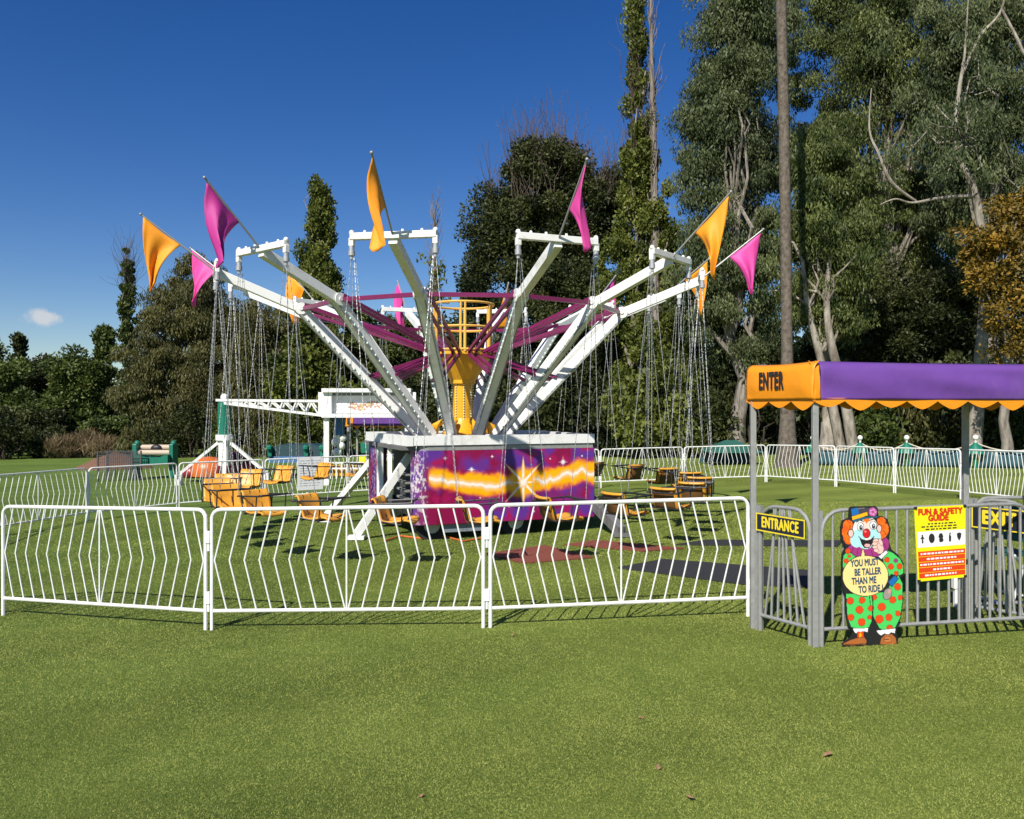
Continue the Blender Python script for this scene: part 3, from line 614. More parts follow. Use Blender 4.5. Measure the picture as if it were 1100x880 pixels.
fr = [on(556, 22.2), on(644.5, 22.0), on(734, 22.6), on(823, 23.0), on(898, 20.9), on(961, 18.8), on(1033, 17.0), on(1112, 15.2)]
run(fr, ['back panel half hidden by the mural right end', 'first white back panel right of the mural', 'back panel in front of the green tent', 'back panel in front of the palm base', 'back panel between the awning front post and the clown', 'back panel between the clown and the safety poster', 'rightmost back panel in view behind the exit lane'])

# ------------------------------------------------------------------ swing ride
CX, CY = -0.843, 14.0
CZ = gz(CX, CY)
ride = thing('swing_ride', 'chair swing ride with white arms, yellow cage and airbrushed star mural trailer', 'fairground ride', (CX, CY, CZ))
Z = lambda z: z - CZ                                       # absolute height to ride height
NA = 12; R_TIP, Z_TIP, R_EL, Z_EL, R_B, Z_B = 3.96, Z(3.80), 2.70, Z(3.30), .75, Z(1.27)
def pol(r, th, z, t=0):                                    # th measured from the side facing the camera
    return Vector((r*math.sin(th)+t*math.cos(th), -r*math.cos(th)+t*math.sin(th), z))
def flag_mesh(th, seed, out):
    r_ = np.random.default_rng(seed)
    tip = pol(R_TIP+out, th, Z_TIP+.80); foot = pol(R_TIP+.04, th, Z_TIP+.05); d = (foot-tip).normalized()
    A = tip + d*.03; B = tip + d*(.66+.05*r_.random()); drop = .92+.1*r_.random()
    C = A.lerp(B, .12+.2*r_.random()) + Vector((-.02+.04*r_.normal() + (.07 if abs(th-R(21)) < .1 else 0), .03*r_.normal(), -drop))
    n = 14; side = d.cross(Vector((0, 0, 1))).normalized(); ph = r_.uniform(0, 6); am = r_.uniform(.07, .11); vs = []; fs = []
    for i in range(n+1):
        a = i/n; P0 = A.lerp(C, a); P1 = P0 + (B-A)*(.90*(1-a)**1.5+.10*min(1, (1-a)*6))
        for j in range(n+1):
            b = j/n; p = P0.lerp(P1, b); p = p + (pol(.02, th, 0) + Vector((-.016, 0, 0)))*(math.sin(PI*min(1, a*1.3))*(1-b*.5)); w = (math.sin(b*5.2*(1-a*.6)+ph+a*2.4) + .45*math.sin(b*11+ph*2+a*3))*am*(.25+a)*(1 if a < .97 else .3)*min(1, a*5+.05)
            vs.append(p + side*w + Vector((0, 0, -.03*math.sin(PI*b)*(1-a))))
    for i in range(n):
        for j in range(n): q = i*(n+1)+j; fs.append((q, q+1, q+n+2, q+n+1))
    return vs, fs
TH0 = R(-9); bulb0 = None
flag_col = ['orange', 'pink']
reach = [.81, .82, .88, .99, 1.0, .95, .9, .9, .95, 1.05, 1.05, .82]
for k in range(NA):
    th = TH0 + k*2*PI/NA
    a = MB(); B0 = pol(R_B, th, Z_B); E = pol(R_EL, th, Z_EL); Tp = pol(R_TIP, th, Z_TIP)
    side = Vector((math.cos(th), math.sin(th), 0))
    a.bar(B0, E, .125, .16); dv = (E-B0).normalized()
    arm = a.build('arm', M['white'], ride, bevel=.008)
    u = MB(); u.bar(E - (Tp-E).normalized()*.05, Tp, .115, .135); u.build('outer_boom', M['white'], arm, bevel=.008)
    for s in (-1, 1):
        j = MB(); j.tube([E + side*(s*.064), E + side*(s*.084)], .095, 16)
        j.tube([E + side*(s*.084), E + side*(s*.10)], .03, 10)
        j.build('elbow_plate', M['white'], arm, True)
    cb = MB(); cb.bar(Tp + side*-.55 + Vector((0, 0, .045)), Tp + side*.55 + Vector((0, 0, .045)), .085, .085)
    for s in (-1, 1):
        q = Tp + side*(s*.535) + Vector((0, 0, .045)); cb.bar(q + Vector((0, 0, -.02)), q + Vector((0, 0, -.12)), .065, .065, up=side)
        cb.sphere(q + Vector((0, 0, .05)), .036, 8, 5); cb.sphere(q - side*(s*.17) + Vector((0, 0, .055)), .024, 6, 4)
    for s in (-.16, .12): cb.tube([Tp+side*s+Vector((0, 0, .08)), Tp+side*s+Vector((0, 0, .12))], .02, 6)
    cb.build('crossbar', M['white'], arm, bevel=.006)
    for s in (-1, 1):
        q = Tp + side*(s*.535); hk = MB(); hk.tube([q+Vector((0, 0, -.07)), q+Vector((0, 0, -.13))], .034, 10); hk.tube([q+Vector((0, 0, -.13)), q+Vector((0, 0, -.19))], .042, 10); hk.tube([q+Vector((0, 0, -.19)), q+Vector((0, 0, -.235))], .022, 8)
        hk.build('swivel', M['chrome'], arm, True)
    dn = dv.cross(side).normalized(); dn = dn if dn.z < 0 else -dn
    for s in (-1, 1):
        lp = [B0.lerp(E, .05+.92*i/22) + side*(s*.074) + dn*.050 for i in range(22)]
        if k < 2:                                          # the two arms nearest the camera: every lamp on its own
            for p_ in lp:
                if bulb0 is None: bulb0 = MB().sphere((0, 0, 0), .020, 6, 4).build('bulb', M['bulb'], arm, True); bo = bulb0
                else: bo = bulb0.copy(); col.objects.link(bo); bo.parent = arm
                bo.location = p_
        else:
            ls = MB()
            for p_ in lp: ls.sphere(p_, .020, 6, 4)
            ls.build('light_strip', M['bulb'], arm, True)['kind'] = 'stuff'
        ch = MB(); ch.bar(B0.lerp(E, .03) + side*(s*.069) + dn*.07, B0.lerp(E, .98) + side*(s*.069) + dn*.07, .012, .03); ch.build('light_channel', M['galv'], arm)
    fp = MB(); fp.tube([pol(R_TIP-.02, th, Z_TIP+.0), pol(R_TIP+reach[k], th, Z_TIP+.80)], .0135, 8); fp.sphere(pol(R_TIP+reach[k]+.01, th, Z_TIP+.81), .022, 8, 5)
    pole = fp.build('flagpole', M['galv'], ride, True)
    vs, fs = flag_mesh(th, 300+k, reach[k]); fm = MB(); fm.add(vs, fs)
    fo = fm.build('pennant', M['magenta_cloth' if k == 11 else flag_col[k % 2]], pole, True); so = fo.modifiers.new('cloth', 'SOLIDIFY'); so.thickness = .003
    # braces from the hub
    for s in (-1, 1):
        ub = MB(); ub.bar(pol(.50, th, Z(2.66), s*.055), pol(R_EL-.05, th, Z_EL+.06, s*.075), .045, .05); ub.build('upper_brace', M['magenta'], ride)
        lb = MB(); lb.bar(pol(.50, th, Z(2.62), s*.055), pol(1.62, th, Z(2.24), s*.075), .045, .05); lb.build('lower_brace', M['magenta'], ride)
    th2 = th + 2*PI/NA
    rb = MB(); rb.bar(pol(R_EL-.03, th, Z_EL+.0), pol(R_EL-.03, th2, Z_EL+.0), .05, .06); rb.build('ring_brace', M['magenta'], ride)
# hub and cage
cg = MB()
for z in (3.485, 3.085, 2.70):
    n = 32; cg.tube([(.53*math.cos(2*PI*i/n), .53*math.sin(2*PI*i/n), Z(z)) for i in range(n+1)], .021, 6, False)
for k in range(6):
    for s in (-.07, .07):
        an = k*PI/3 + R(-86) + s; cg.tube([(.53*math.cos(an), .53*math.sin(an), Z(2.66)), (.53*math.cos(an), .53*math.sin(an), Z(3.485))], .018, 6)
cage = cg.build('top_cage', M['yellow_rail'], ride, True)
fn = MB(); fn.lathe([(.54, Z(2.67)), (.54, Z(2.62)), (.50, Z(2.60)), (.22, Z(2.20)), (.22, Z(2.14))], 12); fn.build('hub_cone', M['yellow'], ride)
cl = MB(); cl.lathe([(.17, Z(1.1)), (.17, Z(2.16))], 20); column = cl.build('column', M['yellow'], ride, True)
for k in range(8):
    an = k*PI/4+R(10); bl = MB()
    for i in range(16): bl.sphere((.182*math.cos(an), .182*math.sin(an), Z(1.45)+i*.045), .013, 6, 4)
    bl.build('light_strip', M['bulb'], column, True)['kind'] = 'stuff'
bs = MB(); bs.lathe([(.36, Z(1.05)), (.36, Z(1.30)), (.24, Z(1.40)), (.18, Z(1.55))], 16); bs.build('column_base', M['yellow'], ride, True)
for an in (R(200), R(250), R(300), R(20), R(110)):
    m_ = MB(); c_ = Vector((.52*math.cos(an), .52*math.sin(an), Z(1.36))); m_.box(c_, (.16, .12, .16), Matrix.Rotation(an, 3, 'Z')); m_.tube([c_+Vector((0, 0, .05)), Vector((.30*math.cos(an), .30*math.sin(an), Z(1.52)))], .05, 10); m_.build('drive_motor', M['yellow'], ride, bevel=.01)
# trailer: frame t along the mural, n towards the camera
TA = R(21)
tv = Vector((math.cos(TA), math.sin(TA), 0)); nv = Vector((math.sin(TA), -math.cos(TA), 0))
def tr(t, n, z): return tv*t + nv*n + Vector((0, 0, Z(z)))
ZT, ZBm = 1.09, -.03
ch = MB(); ch.prism([(-1.35, -1.0), (1.8, -1.0), (1.7, 1.40), (-1.2, 1.40)], lambda a, b, z: tr(a, b, z), .08, .16)
ch.prism([(-.8, -.9), (1.7, -.9), (1.65, 1.40), (-.8, 1.40)], lambda a, b, z: tr(a, b, z), .16, 1.05)
chassis = ch.build('chassis', M['dark'], ride)
dk = MB(); dk.prism([(-1.5, -1.05), (1.83, -1.05), (1.72, 1.47), (-1.42, 1.47)], lambda a, b, z: tr(a, b, z), 1.095, 1.155); dk.build('deck', M['deck'], ride)
bmw = MB()
bmw.bar(tr(-1.24, 1.48, 1.235), tr(1.74, 1.48, 1.235), .10, .145); bmw.bar(tr(-1.35, -1.05, 1.235), tr(1.80, -1.05, 1.235), .10, .145)
bmw.bar(tr(-1.30, 1.54, 1.232), tr(-1.40, -1.1, 1.232), .10, .15); bmw.bar(tr(1.69, 1.43, 1.233), tr(1.80, -.99, 1.233), .10, .14)
bmw.bar(tr(-.5, 1.42, 1.231), tr(-.5, -.99, 1.231), .12, .12); bmw.bar(tr(.6, 1.42, 1.231), tr(.6, -.99, 1.231), .12, .12)
for k in range(NA):
    th = TH0 + k*2*PI/NA; bmw.bar(pol(R_B-.16, th, Z_B-.06), pol(R_B+.08, th, Z_B-.06), .18, .16)
bmw.build('top_beams', M['white'], ride)
# mural panel with its rounded left corner, airbrushed
Wm, Hm = 2.78, ZT-ZBm
cs = 340; rsn = 130; r_m = .20
def mural_path(q):
    """arc length along the panel, starting on the left end"""
    r_ = .20; arc = r_*PI/2
    q = np.asarray(q); t = np.where(q < arc, -1.03 + r_ - r_*np.cos(np.minimum(q, arc)/r_) , -1.03 + r_ + (q-arc)) - r_
    n = np.where(q < arc, 1.50 - r_ + r_*np.sin(np.minimum(q, arc)/r_), 1.50)
    return t, n
Q = np.linspace(0, r_m*PI/2 + Wm, cs); V = np.linspace(0, 1, rsn)
QQ, VV = np.meshgrid(Q, V); tt, nn = mural_path(QQ)
zz = Z(0) + ZT - VV*Hm
P = np.stack([tv.x*tt+nv.x*nn, tv.y*tt+nv.y*nn, zz], -1)
s = (QQ - r_m*PI/2)/Wm; X = s*Wm/Hm
n1 = vnoise(X*3+10, VV*3+10, 1); n2 = vnoise(X*6+30, VV*6+20, 2); n3 = vnoise(X*22+5, VV*22+5, 3, 3); n4 = vnoise(X*1.6+3, VV*1.6+8, 8, 3)
def mixc_(a, b, f): f = np.clip(f, 0, 1)[..., None]; return a*(1-f) + b*f
mag = np.array(lin(132, 8, 66)); mg2 = np.array(lin(160, 14, 80)); pur = np.array(lin(92, 46, 140)); yel = np.array(lin(250, 176, 8)); wht = np.array((.85, .80, .74)); org = np.array(lin(226, 90, 10))
C = mixc_(np.broadcast_to(mag, P.shape), np.broadcast_to(pur, P.shape), (n1-.44)*7*(.35+.8*n4)); C = mixc_(C, mg2, (n2-.5)*4)
yc = np.interp(s, [0, .1, .22, .33, .45, .555, .68, .8, .9, 1.0], [.36, .40, .47, .50, .48, .47, .45, .40, .34, .38])
wv = np.abs(VV - yc - (n2-.5)*.09); th_ = .15 + (n1-.5)*.20 + (n3-.5)*.03
C = mixc_(C, org, (th_+.03-wv)/.08*(s > .005)*np.clip(s*30, 0, 1)); C = mixc_(C, yel, (th_-wv)/.06*np.clip(s*30, 0, 1))
lt = np.abs(VV - yc - (vnoise(X*7+60, VV*1.5, 9, 3)-.5)*.16); C = mixc_(C, wht, (.028-lt)/.02*(s > .01)); C = mixc_(C, wht, .35*(.07-lt)/.05*(s > .01))
dx = (s-.555)*Wm/Hm; dy = VV-.47; rr = np.hypot(dx, dy); an = np.arctan2(dy, dx)
C = mixc_(C, yel, (.24-rr)/.12)
for k in range(8):
    a_ = k*PI/4; Lr = .42 if k % 2 == 1 else (.40 if k in (2, 6) else .20); al = dx*math.cos(a_)+dy*math.sin(a_); ac = np.abs(-dx*math.sin(a_)+dy*math.cos(a_))
    w_ = .062*(1-al/Lr); C = mixc_(C, yel, np.where((al > 0) & (al < Lr), (w_-ac)/.012, 0)); C = mixc_(C, wht, np.where((al > 0) & (al < Lr*.9), (w_*.42-ac)/.008, 0))
C = mixc_(C, wht, (.075-rr)/.05)
for (sx, sy, L_) in ((.25, .27, .075), (.80, .20, .10), (.10, .11, .04), (.37, .10, .03), (.92, .12, .03), (.62, .88, .03), (.15, .76, .02), (.47, .80, .02), (.3, .66, .018), (.72, .15, .02)):
    dx = (s-sx)*Wm/Hm; dy = VV-sy; rr = np.hypot(dx, dy); C = mixc_(C, wht, (.022*L_/.07-rr)/.012)
    C = mixc_(C, np.array(lin(190, 170, 220)), .5*(L_*.5-rr)/(L_*.4))
    for k in range(8):
        a_ = k*PI/4; al = dx*math.cos(a_)+dy*math.sin(a_); ac = np.abs(-dx*math.sin(a_)+dy*math.cos(a_)); lr = L_*(1 if k % 2 == 0 else .6)
        C = mixc_(C, wht, np.where((al > 0) & (al < lr), (.009*(1-al/lr)-ac)/.006, 0))
spk = (vnoise(X*40+9, VV*26+9, 12, 2)); leftz = np.clip(-s*40+.4, 0, 1); C = mixc_(C, np.array(lin(92, 60, 120)), leftz*.7*(n2*1.4)); C = mixc_(C, wht, leftz*np.clip((spk-.55)*4, 0, .6)*np.clip(1.1-np.abs(VV-.45)*1.5, .2, 1))
C = np.clip(C, 0, 1)
mural = grid_mesh('mural_panel', P, C, M['paint'], ride); so = mural.modifiers.new('sheet', 'SOLIDIFY'); so.thickness = .012; so.offset = 0
mural['label'] = 'purple mural panel with golden star burst and lightning band'
tp_ = MB(); tt_, nn_ = mural_path(Q[::12]); 
tp_.add([tr(a, b+.008, z) for a, b in zip(tt_, nn_) for z in (ZT-.005, ZT+.062)], [(2*i, 2*i+2, 2*i+3, 2*i+1) for i in range(len(tt_)-1)])
to = tp_.build('mural_top_strip', M['galv'], ride); so = to.modifiers.new('sheet', 'SOLIDIFY'); so.thickness = .01  # grey strip along the top edge of the mural
# rear rounded corner panel
q2 = np.linspace(0, 1, 60); A2 = np.linspace(R(80), R(190), 60); V2 = np.linspace(0, 1, 80); AA, V3 = np.meshgrid(A2, V2)
c2 = Vector((-1.27, -.60, 0)); t2 = c2.x + .21*np.cos(AA); m2 = c2.y + .21*np.sin(AA)
P2 = np.stack([tv.x*t2+nv.x*m2, tv.y*t2+nv.y*m2, Z(0)+ZT-V3*Hm], -1)
b1 = vnoise(AA*6+4, V3*5+4, 21); b2 = vnoise(AA*24, V3*30, 22, 2); C2 = mixc_(np.broadcast_to(np.array(lin(70, 30, 90)), P2.shape), np.array(lin(96, 70, 140)), (b1-.45)*5); C2 = mixc_(C2, mag, (vnoise(AA*5+40, V3*4+9, 23)-.5)*6); C2 = mixc_(C2, wht, np.clip((b2-.66)*3, 0, .3))
cp = grid_mesh('corner_panel', P2, C2, M['paint'], ride); so = cp.modifiers.new('sheet', 'SOLIDIFY'); so.thickness = .012
# end opening: uprights and dark steps, outriggers
for n_ in (-.28, -.10, .55):
    up = MB(); up.bar(tr(-1.38, n_, .16), tr(-1.38, n_, 1.16), .07, .07); up.build('end_upright', M['white'], ride)
for i in range(5):
    st = MB(); st.box(tr(-1.02, .42, .28+.13*i), (.30, .62, .03), Matrix.Rotation(TA, 3, 'Z'))
    st.build('access_step', M['galv'], ride)
dark_in = MB(); dark_in.prism([(-1.0, -.9), (-.82, -.9), (-.82, 1.15), (-1.0, 1.15)], lambda a, b, z: tr(a, b, z), .17, 1.05); dark_in.build('dark_inside', M['grille'], ride)  # dark block standing in for the shaded inside of the open trailer end
LO = Vector((CX, CY, CZ))
def outrigger(foot, topw, w=.10, m='white'):
    o = MB(); fl_ = Vector(foot)-LO; tp2 = Vector(topw)-LO; o.bar(fl_+Vector((0, 0, .08)), tp2, w, w*1.1); o.box(fl_+Vector((0, 0, .04)), (.26, .22, .05)); o.tube([fl_+Vector((0, 0, .03)), fl_+Vector((0, 0, .16))], .035, 8)
    o.build('outrigger_leg', M[m], ride)
outrigger(G(383, 580), at(440, 489, 12.95)); outrigger(on(349, 15.1), at(410, 483, 13.95)); outrigger(G(668, 577), at(632, 535, 13.5), .14, 'deck')
outrigger(GP(.9, 16.3), Vector((.2, 15.3, .9)))
for (t_, n_) in ((-.9, 1.22), (.45, 1.26), (.45, -.85), (-1.0, -.85)):
    w_ = MB(); c_ = tr(t_, n_, 0); c_.z = .25; w_.tube([c_-nv*.08, c_+nv*.08], .25, 20); wh = w_.build('wheel', M['tyre'], ride, True)
    k_ = MB(); k_.tube([c_+nv*.081, c_+nv*.092], .13, 16); k_.build('rim', M['rim'], wh, True)
pl = MB(); pl.box(tr(-.45, 1.43, -.10), (.62, .03, .12), Matrix.Rotation(TA, 3, 'Z')); pl.build('bumper_plate', M['grey_panel'], ride)

# ------------------------------------------------------------------ swing chairs (hang from the hooks, 24 around the ring)
hookR = math.hypot(R_TIP, .535); half = math.asin(math.sin(PI/24))*hookR
RS = hookR*math.cos(PI/24) - .02
def chain(mb, a, b, pitch=.046, r=.0039):
    a = Vector(a); b = Vector(b); L = (b-a).length; d = (b-a)/L; x = d.cross(Vector((0, 1, 0))).normalized(); y = d.cross(x); n = int(L/pitch)
    for i in range(n):
        p = a + d*((i+.5)*L/n); w = x if i % 2 else y; v = y if i % 2 else x; h = L/n*.62
        q = [p-d*h, p+w*r*1.5, p+d*h, p-w*r*1.5]; 
        mb.add([q[0]+v*r*.5, q[1]+v*r*.5, q[2]+v*r*.5, q[3]+v*r*.5, q[0]-v*r*.5, q[1]-v*r*.5, q[2]-v*r*.5, q[3]-v*r*.5], [(0,1,2,3),(7,6,5,4),(0,4,5,1),(1,5,6,2),(2,6,7,3),(3,7,4,0)])
def make_chair():
    root = thing('swing_chair', 'x', 'swing chair', (CX, CY, 0), 0, 'yellow chairs hanging from the swing ride')
    # local: x forward, y across, z absolute height
    prof = [(-.265, .60), (-.235, .618), (-.205, .605), (-.175, .545), (-.145, .46), (-.12, .37), (-.08, .325), (0, .315), (.10, .33), (.20, .345), (.26, .335), (.285, .31)]
    hw = .195; nn_ = len(prof); s = MB(); ys = [-hw, -hw*.85, -hw*.4, 0, hw*.4, hw*.85, hw]
    vs = []
    for i, (x, z) in enumerate(prof):
        for y in ys:
            e = (abs(y)/hw)**3; vs.append((x + .03*e*(1 if i < 6 else 0), y, z + .03*e*(1 if i >= 6 else .2)))
    m_ = len(ys); s.add(vs, [(i*m_+j, (i+1)*m_+j, (i+1)*m_+j+1, i*m_+j+1) for i in range(nn_-1) for j in range(m_-1)])
    sh = s.build('seat_shell', M['shell'], root, True); so = sh.modifiers.new('shell', 'SOLIDIFY'); so.thickness = .022; so.offset = -1
    bk = MB()
    bk.add([(x-.030 if i < 6 else x, y*1.0, z-.012 if i < 6 else z-.030) for i, (x, z) in enumerate(prof[2:10]) for y in (-hw*.80, hw*.80)], [(2*i, 2*i+1, 2*i+3, 2*i+2) for i in range(7)])
    b_ = bk.build('back_plate', M['shell_back'], root, True); so = b_.modifiers.new('plate', 'SOLIDIFY'); so.thickness = .008
    f = MB()
    for y in (-hw-.03, hw+.03):
        f.tube([(-.25, y, .545), (.30, y, .575)], .0115, 6); f.tube([(-.17, y, .55), (-.12, y, .35), (.16, y, .31), (.19, y, .565)], .010, 6)
    f.tube([(-.25, -hw-.03, .545), (-.25, hw+.03, .545)], .011, 6)
    for x in (-.11, .15): f.tube([(x, -hw-.03, .318), (x, hw+.03, .318)], .011, 6)
    f.build('frame', M['dark'], root, True)
    for y in (-.075, .075):
        sb = MB(); sb.bar((-.212, y, .612), (-.118, y, .36), .022, .012, up=(0, 1, 0)); sb.build('back_strap', M['shell_back'], root)
    l = MB(); l.tube([(.235, -hw-.03, .575), (.235, hw+.03, .575)], .014, 8); l.tube([(.235, -.02, .57), (.20, -.01, .45), (.19, 0, .34)], .010, 6); l.build('lap_bar', M['dark'], root, True)
    hz = Z_TIP + CZ - .225
    for y in (-hw-.03, hw+.03):
        for x0, hx in ((-.235, -half+.02), (.29, half-.02)):
            c = MB(); hook = Vector((hx, y*.10, hz)); low = Vector((x0, y, .56)); chain(c, hook, low); c.build('chain', M['chrome'], root)
    return root
arms_desc = {0: 'front arm with the orange flag', 1: 'front arm with the pink flag', 2: 'right front arm with the orange flag', 3: 'right arm with the lone pink flag', 4: 'right rear arm with the orange flag', 5: 'rear arm at right with the pink flag',
             6: 'rear arm behind the cage with the orange flag', 7: 'rear arm left of the cage with the magenta flag', 8: 'left rear arm with the small orange flag', 9: 'left arm with the small pink flag', 10: 'left arm with the leftmost orange flag', 11: 'left front arm with the magenta flag'}
chair0 = make_chair()
for j in range(24):
    th = TH0 + j*PI/12; pos = Vector((CX + RS*math.sin(th), CY - RS*math.cos(th), 0))
    if j % 2 == 0: lab = 'yellow swing chair hung under the ' + arms_desc[j//2]
    else:
        lab = {1: 'yellow swing chair in front of the star burst, between the two front arms', 3: 'yellow swing chair between the front pink flag arm and right front arm', 5: 'yellow swing chair between the right front arm and the right arm', 7: 'yellow swing chair between the right arm and right rear arm',
               9: 'yellow swing chair behind the trailer, right rear', 11: 'yellow swing chair behind the trailer, right of the cage', 13: 'yellow swing chair behind the trailer, below the cage', 15: 'yellow swing chair behind the trailer, left of the cage', 17: 'yellow swing chair at left rear by the notice board',
               19: 'yellow swing chair at far left of the rear cluster', 21: 'yellow swing chair between the left arm and the left front arm', 23: 'yellow swing chair beside the white outrigger, left of the mural'}[j]
    sw = math.sin(j*2.3)*.05
    if j == 0: o = chair0; o.location = pos; o.rotation_euler.z = th; o['label'] = lab
    else: o = dup(chair0, pos, th, lab)
cb_ = MB()
pts = [G(412, 583), G(430, 577), G(455, 580), G(480, 578), G(497, 583), G(520, 579)]
cb_.tube([p+Vector((0, 0, .02)) for p in pts], .014, 6); tag(cb_.build('power_cable', M['cable'], None, True), 'orange power cable lying on the grass under the trailer', 'cable')

# ------------------------------------------------------------------ queue lane: awning booth, grey gates, signs, clown
FLp, BLp = G(875.5, 695), G(809, 675)
FRp, BRp = G(1113, 681), G(1037, 666)
ex = (FRp-FLp); ex.z = 0; LA = ex.length; ex.normalize()
ZA0, ZA1 = 1.775, 2.065
awn = thing('awning_booth', 'purple entrance awning with orange ENTER end and scalloped orange edge on grey posts', 'awning', FLp)
O = FLp
for p in (FLp, BLp, FRp, BRp):
    b = MB(); q = p-O; b.box((q.x, q.y, (q.z + ZA0+.03-O.z)/2), (.044, .044, ZA0+.03-O.z-q.z)); b.build('post', M['galv'], awn, bevel=.004)
out = .04
cl_ = {'FL': FLp + Vector((-.03, -.055, 0)), 'BL': BLp + Vector((-.05, .03, 0)), 'FR': FRp + ex*.9 + Vector((0, -.055, 0)), 'BR': BRp + ex*.9 + Vector((0, .03, 0))}
for k_ in cl_: cl_[k_] = Vector((cl_[k_].x-O.x, cl_[k_].y-O.y, 0))
def cloth(name, a, b, z0, z1, m, lean, nx=60, nz=14, seed=1, amp=.006, parent=awn):
    r_ = np.random.default_rng(seed); a = Vector(a); b = Vector(b); d = (b-a); L = d.length; d.normalize(); nrm = Vector((d.y, -d.x, 0)); vs = []; fs = []
    T_ = [(r_.uniform(2, 9), r_.uniform(2, 10), r_.uniform(0, 6), r_.uniform(.3, 1)) for _ in range(6)]
    for j in range(nz+1):
        v = j/nz
        for i in range(nx+1):
            u = i/nx; w = sum(c*math.sin(p*u*L*1.3 + q*v*.7 + o) for p, q, o, c in T_)*amp*math.sin(PI*min(1, v*.9+.1))*.5
            bul = .018*math.sin(PI*v)*min(1, u*7, (1-u)*7)
            rnd = .05*max(0, (v-.8)/.2)**2
            sagz = -.012*math.sin(PI*u)*v
            p_ = a + d*(L*u) + nrm*(w + bul - rnd + lean*v) + Vector((0, 0, z0+(z1-z0)*v + sagz)); vs.append(p_)
    for j in range(nz):
        for i in range(nx): q = j*(nx+1)+i; fs.append((q, q+1, q+nx+2, q+nx+1))
    mb = MB(); mb.add(vs, fs); o = mb.build(name, m, parent, True); so = o.modifiers.new('cloth', 'SOLIDIFY'); so.thickness = .004; so.offset = -1
    return o
z0, z1 = ZA0-O.z, ZA1-O.z
FL, BL, FR, BR = cl_['FL'], cl_['BL'], cl_['FR'], cl_['BR']
FLs = FL + (FR-FL).normalized()*.062
cloth('front_cover', FLs, FR, z0, z1, M['purple'], -.03, 120, 18, 3, .017)
cloth('corner_strip', FL, FLs - (FR-FL).normalized()*.003, z0-.002, z1+.006, M['awn_orange'], -.03, 5, 14, 4, .002)
end = cloth('end_cover', BL, FL, z0, z1+.002, M['awn_orange'], -.01, 30, 14, 6, .005)
cloth('back_cover', BR, BL.lerp(BR, .03), z0, z1, M['purple'], -.03, 60, 10, 7)
rf = MB(); nn2 = 24; vs = []
for i in range(nn2+1):
    u = .03+.97*i/nn2; A = FL.lerp(FR, u); Bq = BL.lerp(BR, u)
    for j in range(9):
        v = j/8; p = A.lerp(Bq, .06+.88*v); vs.append((p.x, p.y, z1 - .06 + .03*math.sin(PI*v) - .01*abs(math.sin(u*9))))
rf.add(vs, [(i*9+j, (i+1)*9+j, (i+1)*9+j+1, i*9+j+1) for i in range(nn2) for j in range(8)])
ro = rf.build('roof_cover', M['purple'], awn, True); so = ro.modifiers.new('cloth', 'SOLIDIFY'); so.thickness = .004
def valance(a, b, z, m, n, depth=.068):
    a = Vector(a); b = Vector(b); nx = n*10; vs = []; fs = []
    for i in range(nx+1):
        u = i/nx; ph = (i % 10)/10; y = abs(ph-.5)*2
        dz = depth*(1-y**1.5)*(.86+.2*math.sin((i//10)*2.7+n)) + .012
        p = a.lerp(b, u); vs += [(p.x, p.y, z+.012), (p.x, p.y, z-dz)]
    fs = [(2*i, 2*i+1, 2*i+3, 2*i+2) for i in range(nx)]
    mb = MB(); mb.add(vs, fs); o = mb.build('valance', m, awn); so = o.modifiers.new('cloth', 'SOLIDIFY'); so.thickness = .004
nd = Vector((ex.y, -ex.x, 0))
valance(FL - nd*.006, FR - nd*.006, z0, M['awn_orange'], round((FR-FL).length/.252)); valance(BL + nd*.01, BR + nd*.01, z0, M['awn_orange'], round((BR-BL).length/.252)); valance(BL+ex*.012, FL+ex*.012, z0, M['awn_orange'], 3)
fr_ = MB()
for a, b in ((FLp, FRp), (BLp, BRp), (FLp, BLp), (FRp, BRp)):
    a = a-O; b = b-O; fr_.bar((a.x, a.y, z0+.045), (b.x, b.y, z0+.045), .03, .03)
fr_.build('roof_frame', M['galv'], awn)
def wall_matrix(origin, xdir, normal):
    x = Vector(xdir).normalized(); n = Vector(normal).normalized(); y = n.cross(x).normalized(); return Matrix.Translation(origin) @ Matrix((x, y, n)).transposed().to_4x4()
dE = (FL-BL).normalized(); nE = Vector((dE.y, -dE.x, 0))
text('lettering', 'ENTER', M['ink'], .190, end, wall_matrix(BL.lerp(FL, .42) + nE*.0195 + Vector((0, 0, (z0+z1)/2+.0)), dE, nE), .001, .0058, .44, spacing=1.14)

